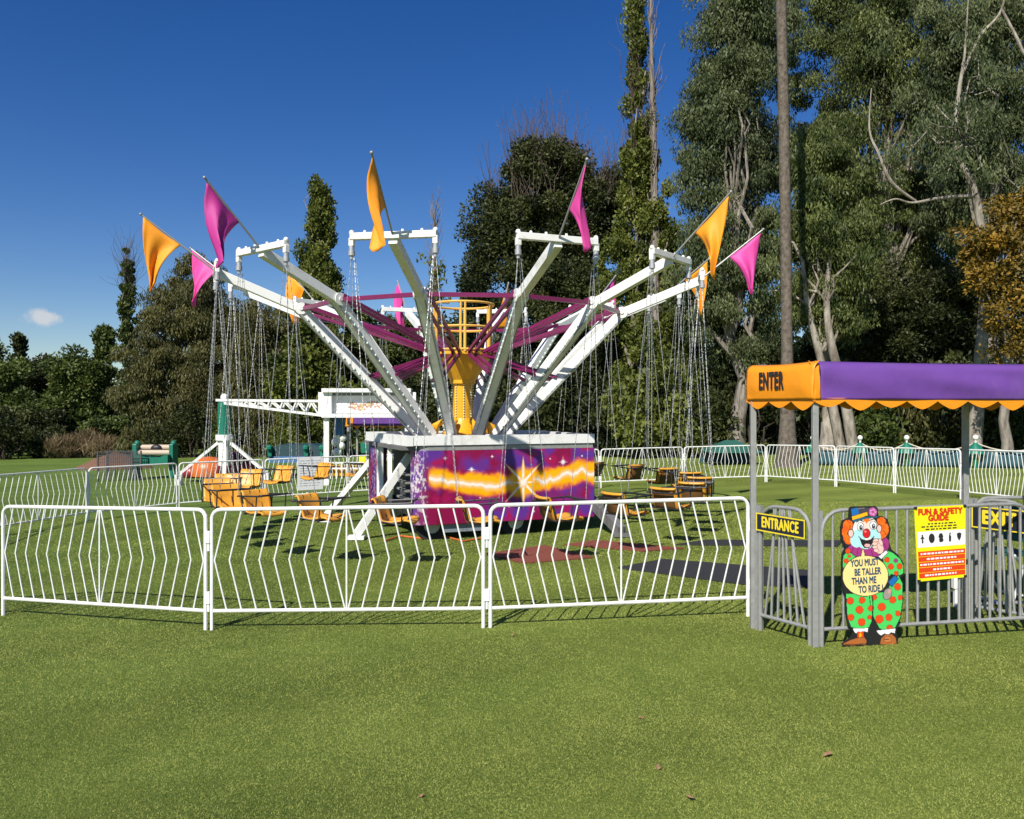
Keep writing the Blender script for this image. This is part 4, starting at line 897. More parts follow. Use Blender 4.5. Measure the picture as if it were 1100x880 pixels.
def grey_panel(A, B, label, fan=False, h=1.02, npk=10, r=.15, sign=None, solid_post=True):
    A = Vector(A); B = Vector(B); L = math.hypot(B.x-A.x, B.y-A.y); rz = math.atan2(B.y-A.y, B.x-A.x); sl = (B.z-A.z)/L
    root = thing('queue_barrier', label, 'barrier', A, rz, 'grey galvanised queue barriers'); sh = lambda m: (setattr(m, 'v', [(x, y, z+x*sl) for x, y, z in m.v]), m)[1]
    f = MB(); f.tube(frame_path(L, h, r), .0155, 8); sh(f).build('frame', M['galv'], root, True)
    b = MB(); b.tube([(.015, 0, .13), (L-.015, 0, .13)], .015, 8); sh(b).build('bottom_rail', M['galv'], root, True)
    for i in range(npk):
        x = L*(i+1)/(npk+1); xt = x
        if fan: x = L*(.10+.80*i/(npk-1)); xt = L*.46+(x-L*.5)*(.62 if i % 2 else .30)
        e = max(0, r-min(xt, L-xt)); zt = h - (r - math.sqrt(max(0, r*r-e*e)))
        p = MB(); p.tube([(xt, 0, zt), (x, 0, .13)], .0105, 6); sh(p).build('picket', M['galv'], root, True)
    if solid_post:
        p = MB()
        for x in (-.045, -.01): p.box((x, .01, h/2), (.032, .032, h))
        sh(p).build('end_post', M['galv'], root)
    return root, L
dL = (FLp-BLp); dL.z = 0; dL.normalize()
ent, LE = grey_panel(BLp + dL*.085, FLp - dL*.05, 'short grey barrier under the ENTER end carrying the ENTRANCE sign', True, npk=7, r=.16)
frn, LF = grey_panel(FLp + ex*.055, FRp - ex*.05, 'long grey front barrier the clown leans on', npk=19, r=.15)
dR = (FRp-BRp); dR.z = 0; dR.normalize()
ext, LX = grey_panel(BRp + dR*.06, FRp - dR*.06, 'grey barrier at the exit lane carrying the EXIT sign', True, npk=7, r=.16)
bk2, _ = grey_panel(BRp + ex*.10, BRp + ex*1.6, 'far grey barrier behind the EXIT sign', npk=9, r=.1)
def word_sign(name, label, body, center, xdir, normal, w, h, m_board, m_text, border=True, size=.15, sx=1, bold=.004):
    root = thing(name, label, 'sign', center); b = MB(); x = Vector(xdir).normalized(); n = Vector(normal).normalized(); up = Vector((0, 0, 1))
    fnp = lambda a, c, t: x*a + up*c + n*t
    b.prism([(-w/2, -h/2), (w/2, -h/2), (w/2, h/2), (-w/2, h/2)], fnp, -.004, .004); brd = b.build('board', M[m_board], root)
    if border:
        k = MB(); t = .010
        for (a0, a1, c0, c1) in ((-w/2, w/2, h/2-t, h/2), (-w/2, w/2, -h/2, -h/2+t), (-w/2, -w/2+t, -h/2+t, h/2-t), (w/2-t, w/2, -h/2+t, h/2-t)):
            k.prism([(a0, c0), (a1, c0), (a1, c1), (a0, c1)], fnp, .004, .0055)
        k.build('border', M[m_text], root)
    text('lettering', body, M[m_text], size, root, wall_matrix(n*.0055, x, n), .001, bold, sx, spacing=1.12)
    return root
nL = Vector((dL.y, -dL.x, 0)); nL = nL if nL.x < 0 else -nL
ce = BLp + dL*(.085+LE*.46); word_sign('word_sign', 'black ENTRANCE sign with yellow letters on the short grey barrier', 'ENTRANCE', Vector((ce.x, ce.y, ce.z+.89)) + nL*.024, dL, nL, .52, .145, 'navy', 'letter_yellow', True, .118, .60, .0042)
nR = Vector((dR.y, -dR.x, 0)); nR = nR if nR.x < 0 else -nR
ce = BRp + dR*(.06+LX*.52); word_sign('word_sign', 'black EXIT sign with yellow letters on the exit lane barrier', 'EXIT', Vector((ce.x, ce.y, ce.z+.88)) + nR*.024, dR, nR, .44, .18, 'navy', 'letter_yellow', True, .150, .80, .007)

# safety poster
nF = Vector((ex.y, -ex.x, 0)); nF = nF if nF.y < 0 else -nF
def on_front(px, py, off):
    """point of the front barrier's plane seen at a pixel"""
    u = (px-550)/880; v = (440-py)/880; P0 = FLp + nF*off
    t = (P0.x*nF.x + P0.y*nF.y)/(u*nF.x + nF.y); return Vector((u*t, t, CAMZ+v*t))
def poster():
    off = .022; TL, TR_, BL_, BR_ = on_front(982, 545, off), on_front(1037, 542.5, off), on_front(986, 625, off), on_front(1037.5, 620, off)
    c = (TL+BR_)/2; root = thing('safety_poster', 'yellow and red FUN & SAFETY GUIDE poster tied to the grey front barrier', 'poster', c)
    f = lambda a, b, t: (TL.lerp(TR_, a)).lerp(BL_.lerp(BR_, a), b) - c + nF*t
    def quad(mb, a0, a1, b0, b1, t0, t1): mb.prism([(a0, b1), (a1, b1), (a1, b0), (a0, b0)], f, t0, t1); return mb
    sheet = quad(MB(), 0, 1, 0, 1, -.004, .001).build('sheet', M['poster_yellow'], root)
    quad(MB(), .03, .985, .335, .545, .0012, .002).build('icon_band', M['poster_white'], root)
    rb = MB()
    for i in range(5): quad(rb, .03, .985, .60+i*.073, .60+i*.073+.066, .0012, .002)
    rb.build('rule_bars', M['poster_red'], root)
    x = (TR_-TL).normalized(); W = (TR_-TL).length
    for s_, b, sz in (('FUN & SAFETY', .075, .062), ('GUIDE', .160, .062)):
        text('heading', s_, M['poster_text'], sz, root, wall_matrix(f(.50 if b < .1 else .46, b, .0014), x, nF), .0006, .0040, .92)
    r_ = random.Random(4); fine = MB(); fw = MB()
    for b, a0, a1 in ((.225, .25, .8), (.262, .12, .82), (.298, .2, .85)):
        a = a0
        while a < a1:
            w = r_.uniform(.03, .09); quad(fine, a, min(a+w, a1), b, b+.018, .0014, .0019); a += w+.025
    for i in range(5):
        a0, a1 = ((.08, .95), (.2, .82), (.06, .96), (.32, .7), (.15, .8))[i]; a = a0
        while a < a1:
            w = r_.uniform(.03, .08); quad(fw, a, min(a+w, a1), .622+i*.073, .645+i*.073, .0022, .0026); a += w+.02
    fine.build('small_print', M['ink'], root); fw.build('rule_print', M['poster_white'], root)
    # five little black pictograms: person, round badge, head, bottle shape, shield
    def icon(poly, cx):
        mb = MB(); mb.prism([(cx+p*.052, .43+q*.06) for p, q in poly], f, .0022, .003); mb.build('pictogram', M['ink'], root)
    icon([(-.3, -.9), (.3, -.9), (.25, -.45), (.8, -.1), (.5, .1), (.25, -.1), (.3, 1), (-.3, 1), (-.25, -.1), (-.5, .1), (-.8, -.1), (-.25, -.45)], .13)
    icon([(math.cos(a)*1.15, math.sin(a)*1.1) for a in [i*PI/8 for i in range(16)]], .315)
    icon([(-.5, -1), (.5, -1), (.9, -.3), (.7, .1), (1, .6), (.5, 1), (-.5, 1), (-.8, .5), (-.6, .1), (-1, -.2)], .50)
    icon([(-.1, -1), (.5, -1), (.1, -.5), (.5, -.2), (.4, 1), (-.4, 1), (-.4, -.2)], .68)
    icon([(-.9, -.7), (0, -.95), (.9, -.7), (.7, .2), (0, 1), (-.7, .2)], .865)
    for a, b in ((.02, .01), (.98, .01), (.02, .99), (.98, .985)):
        tmb = MB(); tmb.box(f(a, b, .004), (.02, .012, .018)); tmb.build('cable_tie', M['black'], root)
poster()

# clown height board, painted: coordinates in an enlargement of the photo (5.176 px per photo px)
def clown():
    S = 5.176; ox, oy = 880, 530; off = .05
    base = on_front(ox+300/S, oy+850/S, off); root = thing('clown_cutout', 'painted clown height board with a message in its cream balloon, leaning on the barrier', 'cutout sign', Vector((base.x, base.y, gz(base.x, base.y))))
    B0 = root.location.copy()
    def P3(x, y, t=0):
        p = on_front(ox+x/S, oy+y/S, off); return p + nF*t - B0
    outline = [(168, 84), (180, 74), (315, 72), (326, 84), (330, 130), (352, 128), (382, 145), (396, 200), (388, 268), (402, 312), (440, 342), (468, 388), (474, 425), (470, 458), (452, 470), (464, 500), (466, 600), (455, 690), (432, 750), (428, 785), (438, 815), (436, 838), (388, 846), (335, 846), (262, 846), (200, 852), (140, 852), (126, 842), (140, 826), (180, 802), (192, 770), (160, 732), (146, 650), (146, 575), (130, 530), (124, 450), (128, 340), (146, 300), (122, 262), (120, 190), (130, 152), (165, 138)]
    bd = MB(); bd.prism([(x, y) for x, y in outline][::-1], lambda a, b, t: P3(a, b, t), -.014, 0); bd.build('board', M['ply'], root)
    step = 2.6; xs = np.arange(110, 486, step); ys = np.arange(64, 862, step); X, Y = np.meshgrid(xs, ys)
    C = np.empty(X.shape+(3,)); C[:] = (.014, .014, .015)
    K = np.array((.012, .012, .014))
    def fill(mask, c): C[mask] = c
    def ell(cx, cy, rx, ry, c, rot=0, edge=4.5):
        ca, sa = math.cos(R(rot)), math.sin(R(rot)); a = (X-cx)*ca+(Y-cy)*sa; b = -(X-cx)*sa+(Y-cy)*ca
        if edge: fill((a/(rx+edge))**2+(b/(ry+edge))**2 < 1, K)
        fill((a/rx)**2+(b/ry)**2 < 1, c)
    def dist(pts):
        d = np.full(X.shape, 1e9)
        for (x1, y1), (x2, y2) in zip(pts[:-1], pts[1:]):
            vx, vy = x2-x1, y2-y1; t = np.clip(((X-x1)*vx+(Y-y1)*vy)/(vx*vx+vy*vy+1e-9), 0, 1); d = np.minimum(d, np.hypot(X-x1-t*vx, Y-y1-t*vy))
        return d
    def poly(pts, c, edge=4.0):
        if edge: fill(dist(pts+[pts[0]]) < edge, K)
        fill(inside(X, Y, pts), c)
    def line(pts, w, c=K): fill(dist(pts) < w, c)
    green = np.array(lin(74, 200, 92)); dotc = np.array(lin(222, 70, 14)); skin = np.array(lin(238, 190, 178)); pale = np.array(lin(238, 226, 218)); cyan = np.array(lin(170, 222, 222)); orange = np.array(lin(240, 112, 20)); magc = np.array(lin(158, 50, 120)); cream = np.array(lin(246, 214, 138)); blue = np.array(lin(22, 104, 172)); brown = np.array(lin(170, 96, 44)); yell = np.array(lin(244, 176, 16)); wh = np.array((.82, .80, .78))
    # hair
    hn = vnoise(X/9, Y/14, 3, 3)
    for (cx, cy, rx, ry) in ((160, 178, 28, 30), (152, 215, 26, 34), (165, 250, 30, 34)): ell(cx, cy, rx, ry, orange, edge=0)
    for (cx, cy, rx, ry) in ((345, 165, 28, 32), (360, 200, 27, 40), (345, 235, 26, 34)): ell(cx, cy, rx, ry, orange, edge=0)
    hm = np.all(C == orange, -1); C[hm & (hn > .60)] = np.array(lin(232, 88, 14)); C[hm & (hn < .34)] = np.array(lin(150, 60, 16))
    # collar
    poly([(152, 310), (178, 282), (205, 270), (330, 270), (372, 246), (388, 262), (386, 300), (372, 332), (330, 350), (250, 358), (170, 352)], magc)
    for p in ([(190, 300), (176, 345)], [(215, 310), (210, 352)], [(290, 320), (300, 350)], [(360, 280), (376, 310)], [(330, 310), (340, 345)]): line(p, 2.2, np.array(lin(110, 24, 84)))
    # face
    ell(258, 212, 72, 90, pale); ell(214, 250, 40, 52, cyan, 18, 0); ell(310, 232, 30, 50, cyan, -18, 0); ell(258, 285, 36, 26, cyan, 0, 0)
    ell(262, 185, 26, 40, np.array(lin(242, 208, 196)), 0, 0)
    ell(176, 222, 13, 20, skin); ell(334, 196, 12, 19, skin)
    poly([(248, 142), (278, 138), (282, 154), (270, 158), (262, 172), (256, 156), (246, 160)], orange, 0)
    for (cx, cy) in ((230, 186), (300, 178)): ell(cx, cy, 17, 22, wh, 0, 3); ell(cx+2, cy+5, 10, 14, np.array(lin(30, 46, 60)), 0, 0); ell(cx+4, cy+1, 3, 4, wh, 0, 0)
    line([(208, 160), (226, 148), (244, 156)], 3); line([(284, 150), (302, 142), (320, 152)], 3)
    poly([(226, 248), (245, 262), (262, 264), (284, 260), (302, 246), (292, 284), (276, 304), (252, 302), (238, 284)], K, 2); ell(268, 290, 16, 10, np.array(lin(236, 170, 170)), 0, 0); line([(220, 240), (234, 256), (262, 264), (288, 258), (306, 238)], 2.5)
    ell(263, 223, 19, 24, np.array(lin(200, 22, 30)), 0, 3.5); ell(257, 213, 5, 6, np.array(lin(240, 140, 140)), 0, 0)
    # hat
    poly([(176, 88), (200, 80), (312, 80), (320, 122), (258, 128), (186, 152)], np.array(lin(66, 62, 70)), 3); poly([(178, 88), (214, 80), (222, 112), (184, 128)], blue, 0); line([(214, 86), (250, 82)], 3, np.array(lin(110, 106, 116)))
    poly([(182, 130), (266, 104), (270, 122), (185, 150)], yell, 2); poly([(184, 152), (240, 134), (300, 128), (322, 124), (326, 134), (262, 140), (190, 160)], np.array(lin(24, 96, 120)), 2)
    ell(298, 104, 23, 25, np.array(lin(176, 84, 146)), 0, 3)
    for k in range(5): ell(298+13*math.cos(k*1.256), 104+13*math.sin(k*1.256), 6, 6, np.array(lin(214, 142, 188)), 0, 0)
    ell(298, 104, 5, 5, magc, 0, 0)
    # arms and body
    poly([(134, 350), (160, 320), (200, 352), (196, 420), (150, 440), (132, 410)], green)
    poly([(356, 352), (378, 318), (412, 334), (448, 364), (468, 404), (466, 446), (440, 458), (400, 448), (380, 470), (360, 430)], green)
    poly([(150, 560), (292, 560), (300, 640), (296, 700), (276, 744), (220, 758), (178, 742), (158, 690)], green)
    poly([(280, 560), (372, 548), (402, 500), (440, 458), (462, 500), (462, 600), (450, 690), (424, 744), (376, 772), (334, 748), (304, 690), (288, 630)], green)
    # lapel and spots
    for (cx, cy, r_) in ((160, 322, 14), (150, 376, 13), (168, 350, 8), (377, 370, 14), (398, 408, 15), (447, 406, 15), (428, 445, 12), (436, 520, 18), (408, 592, 18), (450, 580, 13), (348, 632, 21), (334, 700, 22), (387, 690, 18), (438, 668, 14), (392, 750, 17), (306, 578, 14), (172, 598, 18), (238, 594, 17), (224, 648, 20), (176, 690, 17), (236, 716, 20), (286, 640, 14), (280, 690, 11)):
        ell(cx, cy, r_, r_*1.05, dotc, 0, 1.8)
    ell(426, 374, 11, 11, magc, 0, 1.5)
    line([(296, 575), (300, 640), (292, 720)], 3)
    # balloon with its pointer
    poly([(232, 356), (243, 308), (256, 354)], cream, 3); ell(257, 459, 126, 111, cream, 0, 4); fill(inside(X, Y, [(232, 362), (243, 312), (256, 362)]), cream)
    # raised hand, cuff
    poly([(330, 352), (372, 318), (382, 330), (346, 366)], wh, 3); ell(330, 300, 26, 38, skin, -20, 3.5); ell(314, 262, 15, 9, skin, -20, 2.5); ell(310, 280, 14, 9, skin, -5, 2.5); ell(310, 300, 14, 9, skin, 5, 2.5); ell(318, 318, 14, 9, skin, 12, 2.5); ell(342, 272, 9, 20, skin, -25, 2.5)
    # lower cuff and hand
    poly([(384, 492), (420, 456), (440, 474), (404, 520)], blue, 3); ell(380, 560, 22, 32, np.array(lin(150, 140, 132)), 20, 3); ell(392, 545, 9, 14, np.array(lin(196, 150, 140)), 20, 0)
    # frills and shoes
    poly([(188, 752), (272, 750), (268, 772), (250, 766), (236, 778), (220, 768), (204, 778), (194, 768)], wh, 2.5); poly([(318, 764), (424, 752), (420, 778), (400, 772), (384, 788), (364, 778), (344, 790), (330, 780)], wh, 2.5)
    poly([(214, 772), (246, 770), (248, 800), (212, 806)], dotc, 2); ell(229, 790, 6, 16, yell, 0, 0)
    poly([(134, 836), (170, 818), (206, 806), (250, 800), (264, 820), (258, 842), (140, 846)], brown, 3); line([(140, 842), (256, 838)], 3, np.array(lin(96, 54, 26)))
    poly([(338, 838), (346, 806), (366, 786), (404, 784), (424, 804), (430, 834), (400, 842)], brown, 3); ell(382, 812, 22, 15, np.array(lin(196, 120, 60)), 0, 2); line([(364, 812), (400, 810)], 2)
    keep = inside(X, Y, outline)
    # points of the face on the board's plane
    P = np.empty(X.shape+(3,)); a0, ax, ay = P3(0, 0, .0015), P3(100, 0, .0015), P3(0, 100, .0015)
    for i in range(X.shape[0]):
        for j in range(0, X.shape[1]): 
            pass
    u = ox-550+X/S; v = 440-(oy+Y/S); u = u/880; v = v/880; P0 = FLp + nF*(off+.0015); t = (P0.x*nF.x+P0.y*nF.y)/(u*nF.x+nF.y)
    P[..., 0] = u*t-B0.x; P[..., 1] = t-B0.y; P[..., 2] = CAMZ+v*t-B0.z
    grid_mesh('painted_clown', P, C, M['paint_matt'], root, keep, smooth=False)
    x = (P3(100, -6)-P3(0, 0)).normalized()
    mp = (P3(100, 0)-P3(0, 0)).length/100
    for s_, cx, cy, sz in (('YOU MUST', 252, 386, 50), ('BE TALLER', 268, 436, 50), ('THAN ME', 248, 486, 50), ('TO RIDE !', 286, 532, 50)):
        text('lettering', s_, M['teal_ink'], sz*mp, root, wall_matrix(P3(cx, cy, .003), x, nF), .0008, .0020, .64)
clown()
# folding chair in the shade behind the exit barrier, white gate end
def chair_folding():
    p = on(1080, 7.6); root = thing('folding_chair', 'folding chair with dark green cloth and white legs behind the exit barrier', 'chair', p, R(20)); f = MB()
    for y in (-.22, .22):
        f.tube([(-.2, y, 0), (.18, y, .86)], .012, 8); f.tube([(.22, y, 0), (-.16, y, .46)], .012, 8)
    f.tube([(.18, -.22, .86), (.18, .22, .86)], .012, 8); f.tube([(-.2, -.22, .02), (-.2, .22, .02)], .012, 8); f.tube([(.22, -.22, .02), (.22, .22, .02)], .012, 8); f.build('frame', M['white_fence'], root, True)
    s = MB(); s.box((-.0, 0, .45), (.36, .42, .02)); s.build('seat', M['green_tent'], root); b = MB(); b.bar((.08, 0, .62), (.16, 0, .84), .42, .015, up=(0, 1, 0)); b.box((.13, 0, .70), (.02, .42, .32)); b.build('backrest', M['green_tent'], root)
chair_folding()
gq = on(1027, 7.35); gp_ = MB(); gp_.box((0, 0, .30), (.035, .035, .60)); gp_.box((.0, 0, .62), (.05, .05, .03)); gp_.box((0, 0, .25), (.06, .05, .16)); tag(gp_.build('gate_stop', M['white_fence'], None, loc=gq), 'short white gate stop post below the safety poster', 'post')

# ------------------------------------------------------------------ background rides, left
def truss_ride():
    d = 27.0; b = on(241, d); root = thing('truss_ride', 'small ride with white lattice boom on a green post and white splayed legs', 'fairground ride', b); q = lambda px, py, dd=d: at(px, py, dd)-b
    p = MB(); p.tube([q(241, 470), q(241, 432)], .21, 16); p.build('post', M['teal'], root, True)
    h = MB(); h.tube([q(241, 500), q(241, 468)], .19, 12); h.tube([q(241, 473), q(241, 467)], .28, 10); h.sphere(q(246, 471), .16, 10, 6); h.sphere(q(237, 473), .15, 10, 6); h.build('hub', M['white'], root, True)
    for px, dd in ((192, 26.6), (286, 26.6), (241, 24.6), (246, 29.4)):
        e = at(px, 492, dd); l = MB(); l.bar(q(241, 470), Vector((e.x, e.y, gz(e.x, e.y)+.35))-b, .09, .09); l.box(Vector((e.x, e.y, gz(e.x, e.y)+.17))-b, (.2, .2, .34)); l.build('leg', M['white'], root)
    t = MB()
    for off in (-.16, .16):
        o = Vector((0, off, 0)); A, B = q(234, 430)+o, q(352, 431)+o; C0, D = q(241, 433)+o, q(352, 447)+o
        t.bar(A, B, .08, .08); t.bar(C0, D, .08, .08)
        for i in range(7):
            u = i/7; t.bar(A.lerp(B, .12+u*.85), C0.lerp(D, min(1, .20+u*.85)), .045, .045); t.bar(C0.lerp(D, .06+u*.85), A.lerp(B, .12+u*.85), .045, .045)
    t.sphere(q(241, 427), .13, 8, 5); t.build('lattice_boom', M['white'], root)
    for px, m, s, dd in ((224, 'orange_shell', .85, 28.2), (254, 'dark_red', 1.0, 28.0), (208, 'dark_red', .6, 28.6), (270, 'dark_red', .62, 28.6)):
        c = on(px, dd)-b; k = MB(); k.lathe([(.02, 1.02*s), (.32*s, .98*s), (.58*s, .78*s), (.70*s, .48*s), (.66*s, .2), (.3, .12)][::-1], 14, c); k.build('dome_car', M[m], root, True)
truss_ride()
def sign_frame():
    d = 25.2; b = on(350, d); root = thing('picture_frame', 'white framed picture board on legs behind the left arms', 'sign board', b); q = lambda px, py, o=0: at(px, py, d)-b + Vector((0, o, 0))
    f = MB()
    for a, c in (((347, 419.5), (442, 419.5)), ((347, 446.5), (442, 446.5))): f.bar(q(*a), q(*c), .40, .12)
    for px in (349.5, 440): f.bar(q(px, 421.5), q(px, 444.5), .40, .16, up=(0, 1, 0))
    for px in (351, 438): 
        e = on(px, d)-b; f.bar(q(px, 448.6), Vector((q(px, 448).x, 0, e.z)), .16, .16)
    f.build('frame', M['white'], root)
    bk = MB(); bk.prism([(351, 445), (438, 445), (438, 421), (351, 421)], lambda a, c, t: q(a, c, t), .16, .19); bk.build('back_board', M['grey_panel'], root)
    pu, pv = np.meshgrid(np.linspace(354, 430, 150), np.linspace(425, 444, 50)); PP = np.empty(pu.shape+(3,)); c0 = q(354, 425, .13); c1 = q(430, 425, .13); c2 = q(354, 444, .13)
    fu = ((pu-354)/76)[..., None]; fv = ((pv-425)/19)[..., None]; PP[:] = np.array(c0) + fu*np.array(c1-c0) + fv*np.array(c2-c0)
    nz_ = vnoise(pu*.45+9, pv*.7+4, 31, 3); env = np.clip(1.5-np.abs(pu-391)/22, 0, 1)*np.clip(1.5-np.abs(pv-436-2*np.sin(pu*.2))/5, 0, 1)
    CC = mixc_(np.broadcast_to(np.array((.76, .75, .74)), PP.shape), np.array((.42, .20, .13)), (nz_*env-.38)*14); CC = mixc_(CC, np.array((.50, .44, .20)), (vnoise(pu*.6+40, pv*.8, 32, 2)*env-.58)*12)
    grid_mesh('picture_sheet', PP, CC, M['paint_matt'], root)
    # carriage works under the board
    cw = MB(); 
    for px, py, s in ((359, 468, .13), (365, 471, .12), (357, 476, .14), (363, 480, .13), (359, 487, .15)): cw.sphere(q(px, py, .5), s, 8, 5)
    cw.bar(q(361, 492, .5), q(361, 460, .5), .12, .12); cw.build('hub', M['white'], root, True)
    bp = MB(); bp.tube([q(361, 468, .5), q(361, 449, .5)], .16, 10); bp.build('post', M['panel_blue'], root, True)
sign_frame()
def far_awning():
    d = 26.5; b = on(373, d); root = thing('far_awning', 'small distant purple awning with orange end and scalloped edge', 'awning', b); q = lambda px, py, o=0: at(px, py, d)-b+Vector((0, o, 0))
    c = MB(); c.prism([(379, 458), (434, 458), (432, 447), (380, 447)], lambda x, y, t: q(x, y, t), 0, 1.0); c.build('cover', M['purple'], root)
    e = MB(); e.prism([(371, 458), (378.8, 458), (379.6, 447), (372, 447)], lambda x, y, t: q(x, y, t), -.01, 1.0); e.build('end_cover', M['awn_orange'], root)
    mark = MB(); mark.prism([(373, 456), (376, 456), (376, 449), (373, 449)], lambda x, y, t: q(x, y, t), -.02, -.012); mark.build('lettering_patch', M['ink'], root)
    for i in range(6):
        x0 = 379+i*9.2; v = MB(); v.prism([(x0, 457.5), (x0+4.6, 461), (x0+9.2, 457.5)], lambda x, y, t: q(x, y, t), -.012, -.003); v.build('scallop', M['awn_orange'], root)
    for px, o in ((373.5, .05), (378, .9), (432, .05), (430, .9)):
        p = MB(); e_ = q(px, 458, o); g_ = Vector((b.x+e_.x, b.y+e_.y, 0)); p.bar(Vector((e_.x, e_.y, gz(g_.x, g_.y)-b.z)), e_, .06, .06); p.build('post', M['galv'], root)
far_awning()
def teal_seat():
    d = 31; b = on(167, d); root = thing('roller_seat', 'green ended seat with two beige rolls standing on the field at left', 'seat', b); q = lambda px, py, o=0: at(px, py, d)-b+Vector((0, o, 0))
    for px in (147.5, 186.5):
        e = MB(); e.bar(Vector((q(px, 490).x, 0, 0)), q(px, 477), .16, .5, up=(0, 1, 0)); e.sphere(q(px, 476.5), .12, 8, 5); e.build('end_post', M['teal'], root, bevel=.02)
    for py in (480.8, 486.2):
        r_ = MB(); r_.tube([q(150, py, .1 if py < 484 else -.08), q(184.5, py, .1 if py < 484 else -.08)], .105, 14); r_.build('roll', M['beige'], root, True)
    k = MB(); k.sphere(q(168, 481.5, 0), .2, 10, 6, (1.1, .5, .7)); k.build('black_pad', M['black'], root, True)
    t = MB(); t.prism([(148, 488), (153, 489), (158, 491), (176, 491), (181, 489), (186, 488), (186, 498), (148, 498)], lambda x, y, t_: q(x, y, t_), -.5, .3); t.build('tub', M['teal'], root)
teal_seat()
def mesh_crate():
    d = 29.5; b = on(123, d); root = thing('mesh_crate', 'low grey wire mesh crate left of the green seat', 'crate', b); q = lambda px, py, o=0: at(px, py, d)-b+Vector((0, o, 0))
    for o in (0, .7):
        f = MB()
        for px in (105, 142): f.bar(Vector((q(px, 490).x, o, -.05)), q(px, 485.5, o), .05, .05)
        for i in range(17): px = 105+37*i/16; f.bar(Vector((q(px, 490).x, o, .05)), q(px, 486, o), .014, .014)
        for py in (485.5, 489.5, 493.5, 497): f.bar(q(105, py, o), q(142, py, o), .02, .02)
        f.build('mesh_side', M['grille'], root)
mesh_crate()
hp = MB(); r_ = np.random.default_rng(2); hb = on(124, 40); vs = []; n = 22
for j in range(7):
    for i in range(n):
        a = 2*PI*i/n; rr = 2.0*(1-j/6)+.02; vs.append((rr*math.cos(a)*(1+r_.normal(0, .06)), rr*.6*math.sin(a), -.1+.85*(1-(1-j/6)**1.7)+r_.normal(0, .03)))
hp.add(vs, [(j*n+i, j*n+(i+1)%n, (j+1)*n+(i+1)%n, (j+1)*n+i) for j in range(6) for i in range(n)]); tag(hp.build('mulch_heap', M['mulch'], None, True, loc=hb), 'low brown mulch heap behind the mesh crate', 'heap')
def dark_car():
    d = 30; b = on(318, d); root = thing('tub_ride', 'dark teal ride tub with blue base and white headed posts behind the fence', 'fairground ride', b); q = lambda px, py, o=0: at(px, py, d)-b+Vector((0, o, 0))
    t = MB(); t.prism([(292, 490), (345, 490), (345, 480), (336, 478), (300, 478), (292, 480)], lambda x, y, t_: q(x, y, t_), 0, 1.4); t.build('tub', M['dark_teal'], root)
    s = MB(); s.prism([(289, 497), (348, 497), (348, 490.2), (289, 490.2)], lambda x, y, t_: q(x, y, t_), -.06, 1.5); s.build('base', M['panel_blue'], root)
    for px in (291, 330, 347):
        p = MB(); p.bar(q(px, 490, -.1), q(px, 479, -.1), .14, .14); p.sphere(q(px, 481, -.2), .12, 8, 5); p.build('post', M['teal'], root)
dark_car()
def notice():
    A, B = on(283.5, 19.2), on(374, 20.4); d = (B-A); d.z = 0; L = d.length; d.normalize(); n = Vector((d.y, -d.x, 0)); c = A + d*(L*.53); c.z = gz(c.x, c.y)
    root = thing('notice_board', 'white notice board with faint grey lines tied to the back fence', 'sign', c); f = lambda a, z, t: d*a + Vector((0, 0, z)) + n*t
    b = MB(); b.prism([(-.32, .26), (.32, .26), (.32, 1.06), (-.32, 1.06)], f, .022, .034); b.build('board', M['poster_white'], root)
    l = MB(); r_ = random.Random(8)
    for i in range(11):
        a = -.26
        while a < .22:
            w = r_.uniform(.03, .12); l.prism([(a, .36+i*.06), (a+w, .36+i*.06), (a+w, .372+i*.06), (a, .372+i*.06)], f, .0345, .036); a += w+.03
    l.build('print_lines', M['grey_panel'], root)
notice()
def orange_cars():
    d = 23.5; b = on(366, d); root = thing('car_train', 'row of small orange ride cars in white railing behind the fence', 'fairground ride', b); q = lambda px, py, o=0: at(px, py, d)-b+Vector((0, o, 0))
    rl = MB()
    for py in (497, 503): rl.bar(q(350, py, -.1), q(392, py, -.1), .04, .04)
    for i in range(8): rl.bar(q(350+6*i, 514, -.1), q(350+6*i, 496, -.1), .03, .03)
    rl.build('railing', M['white'], root)
    for i in range(4):
        x0 = 350+i*9; c = MB(); c.prism([(x0, 512), (x0+8, 512), (x0+8, 504), (x0+6, 501), (x0+1, 500), (x0, 503)], lambda x, y, t: q(x, y, t), 0, .5); c.build('car', M['yellow'], root, bevel=.03)
    g = MB(); g.prism([(384, 488), (392, 488), (392, 478), (388, 475), (383, 477)], lambda x, y, t: q(x, y, t), .6, .75); g.build('screen', M['teal'], root)
    y = MB(); y.prism([(386, 496), (393, 496), (393, 490), (386, 490)], lambda x, y_, t: q(x, y_, t), -.05, -.03); y.build('yellow_plate', M['poster_yellow'], root)
orange_cars()
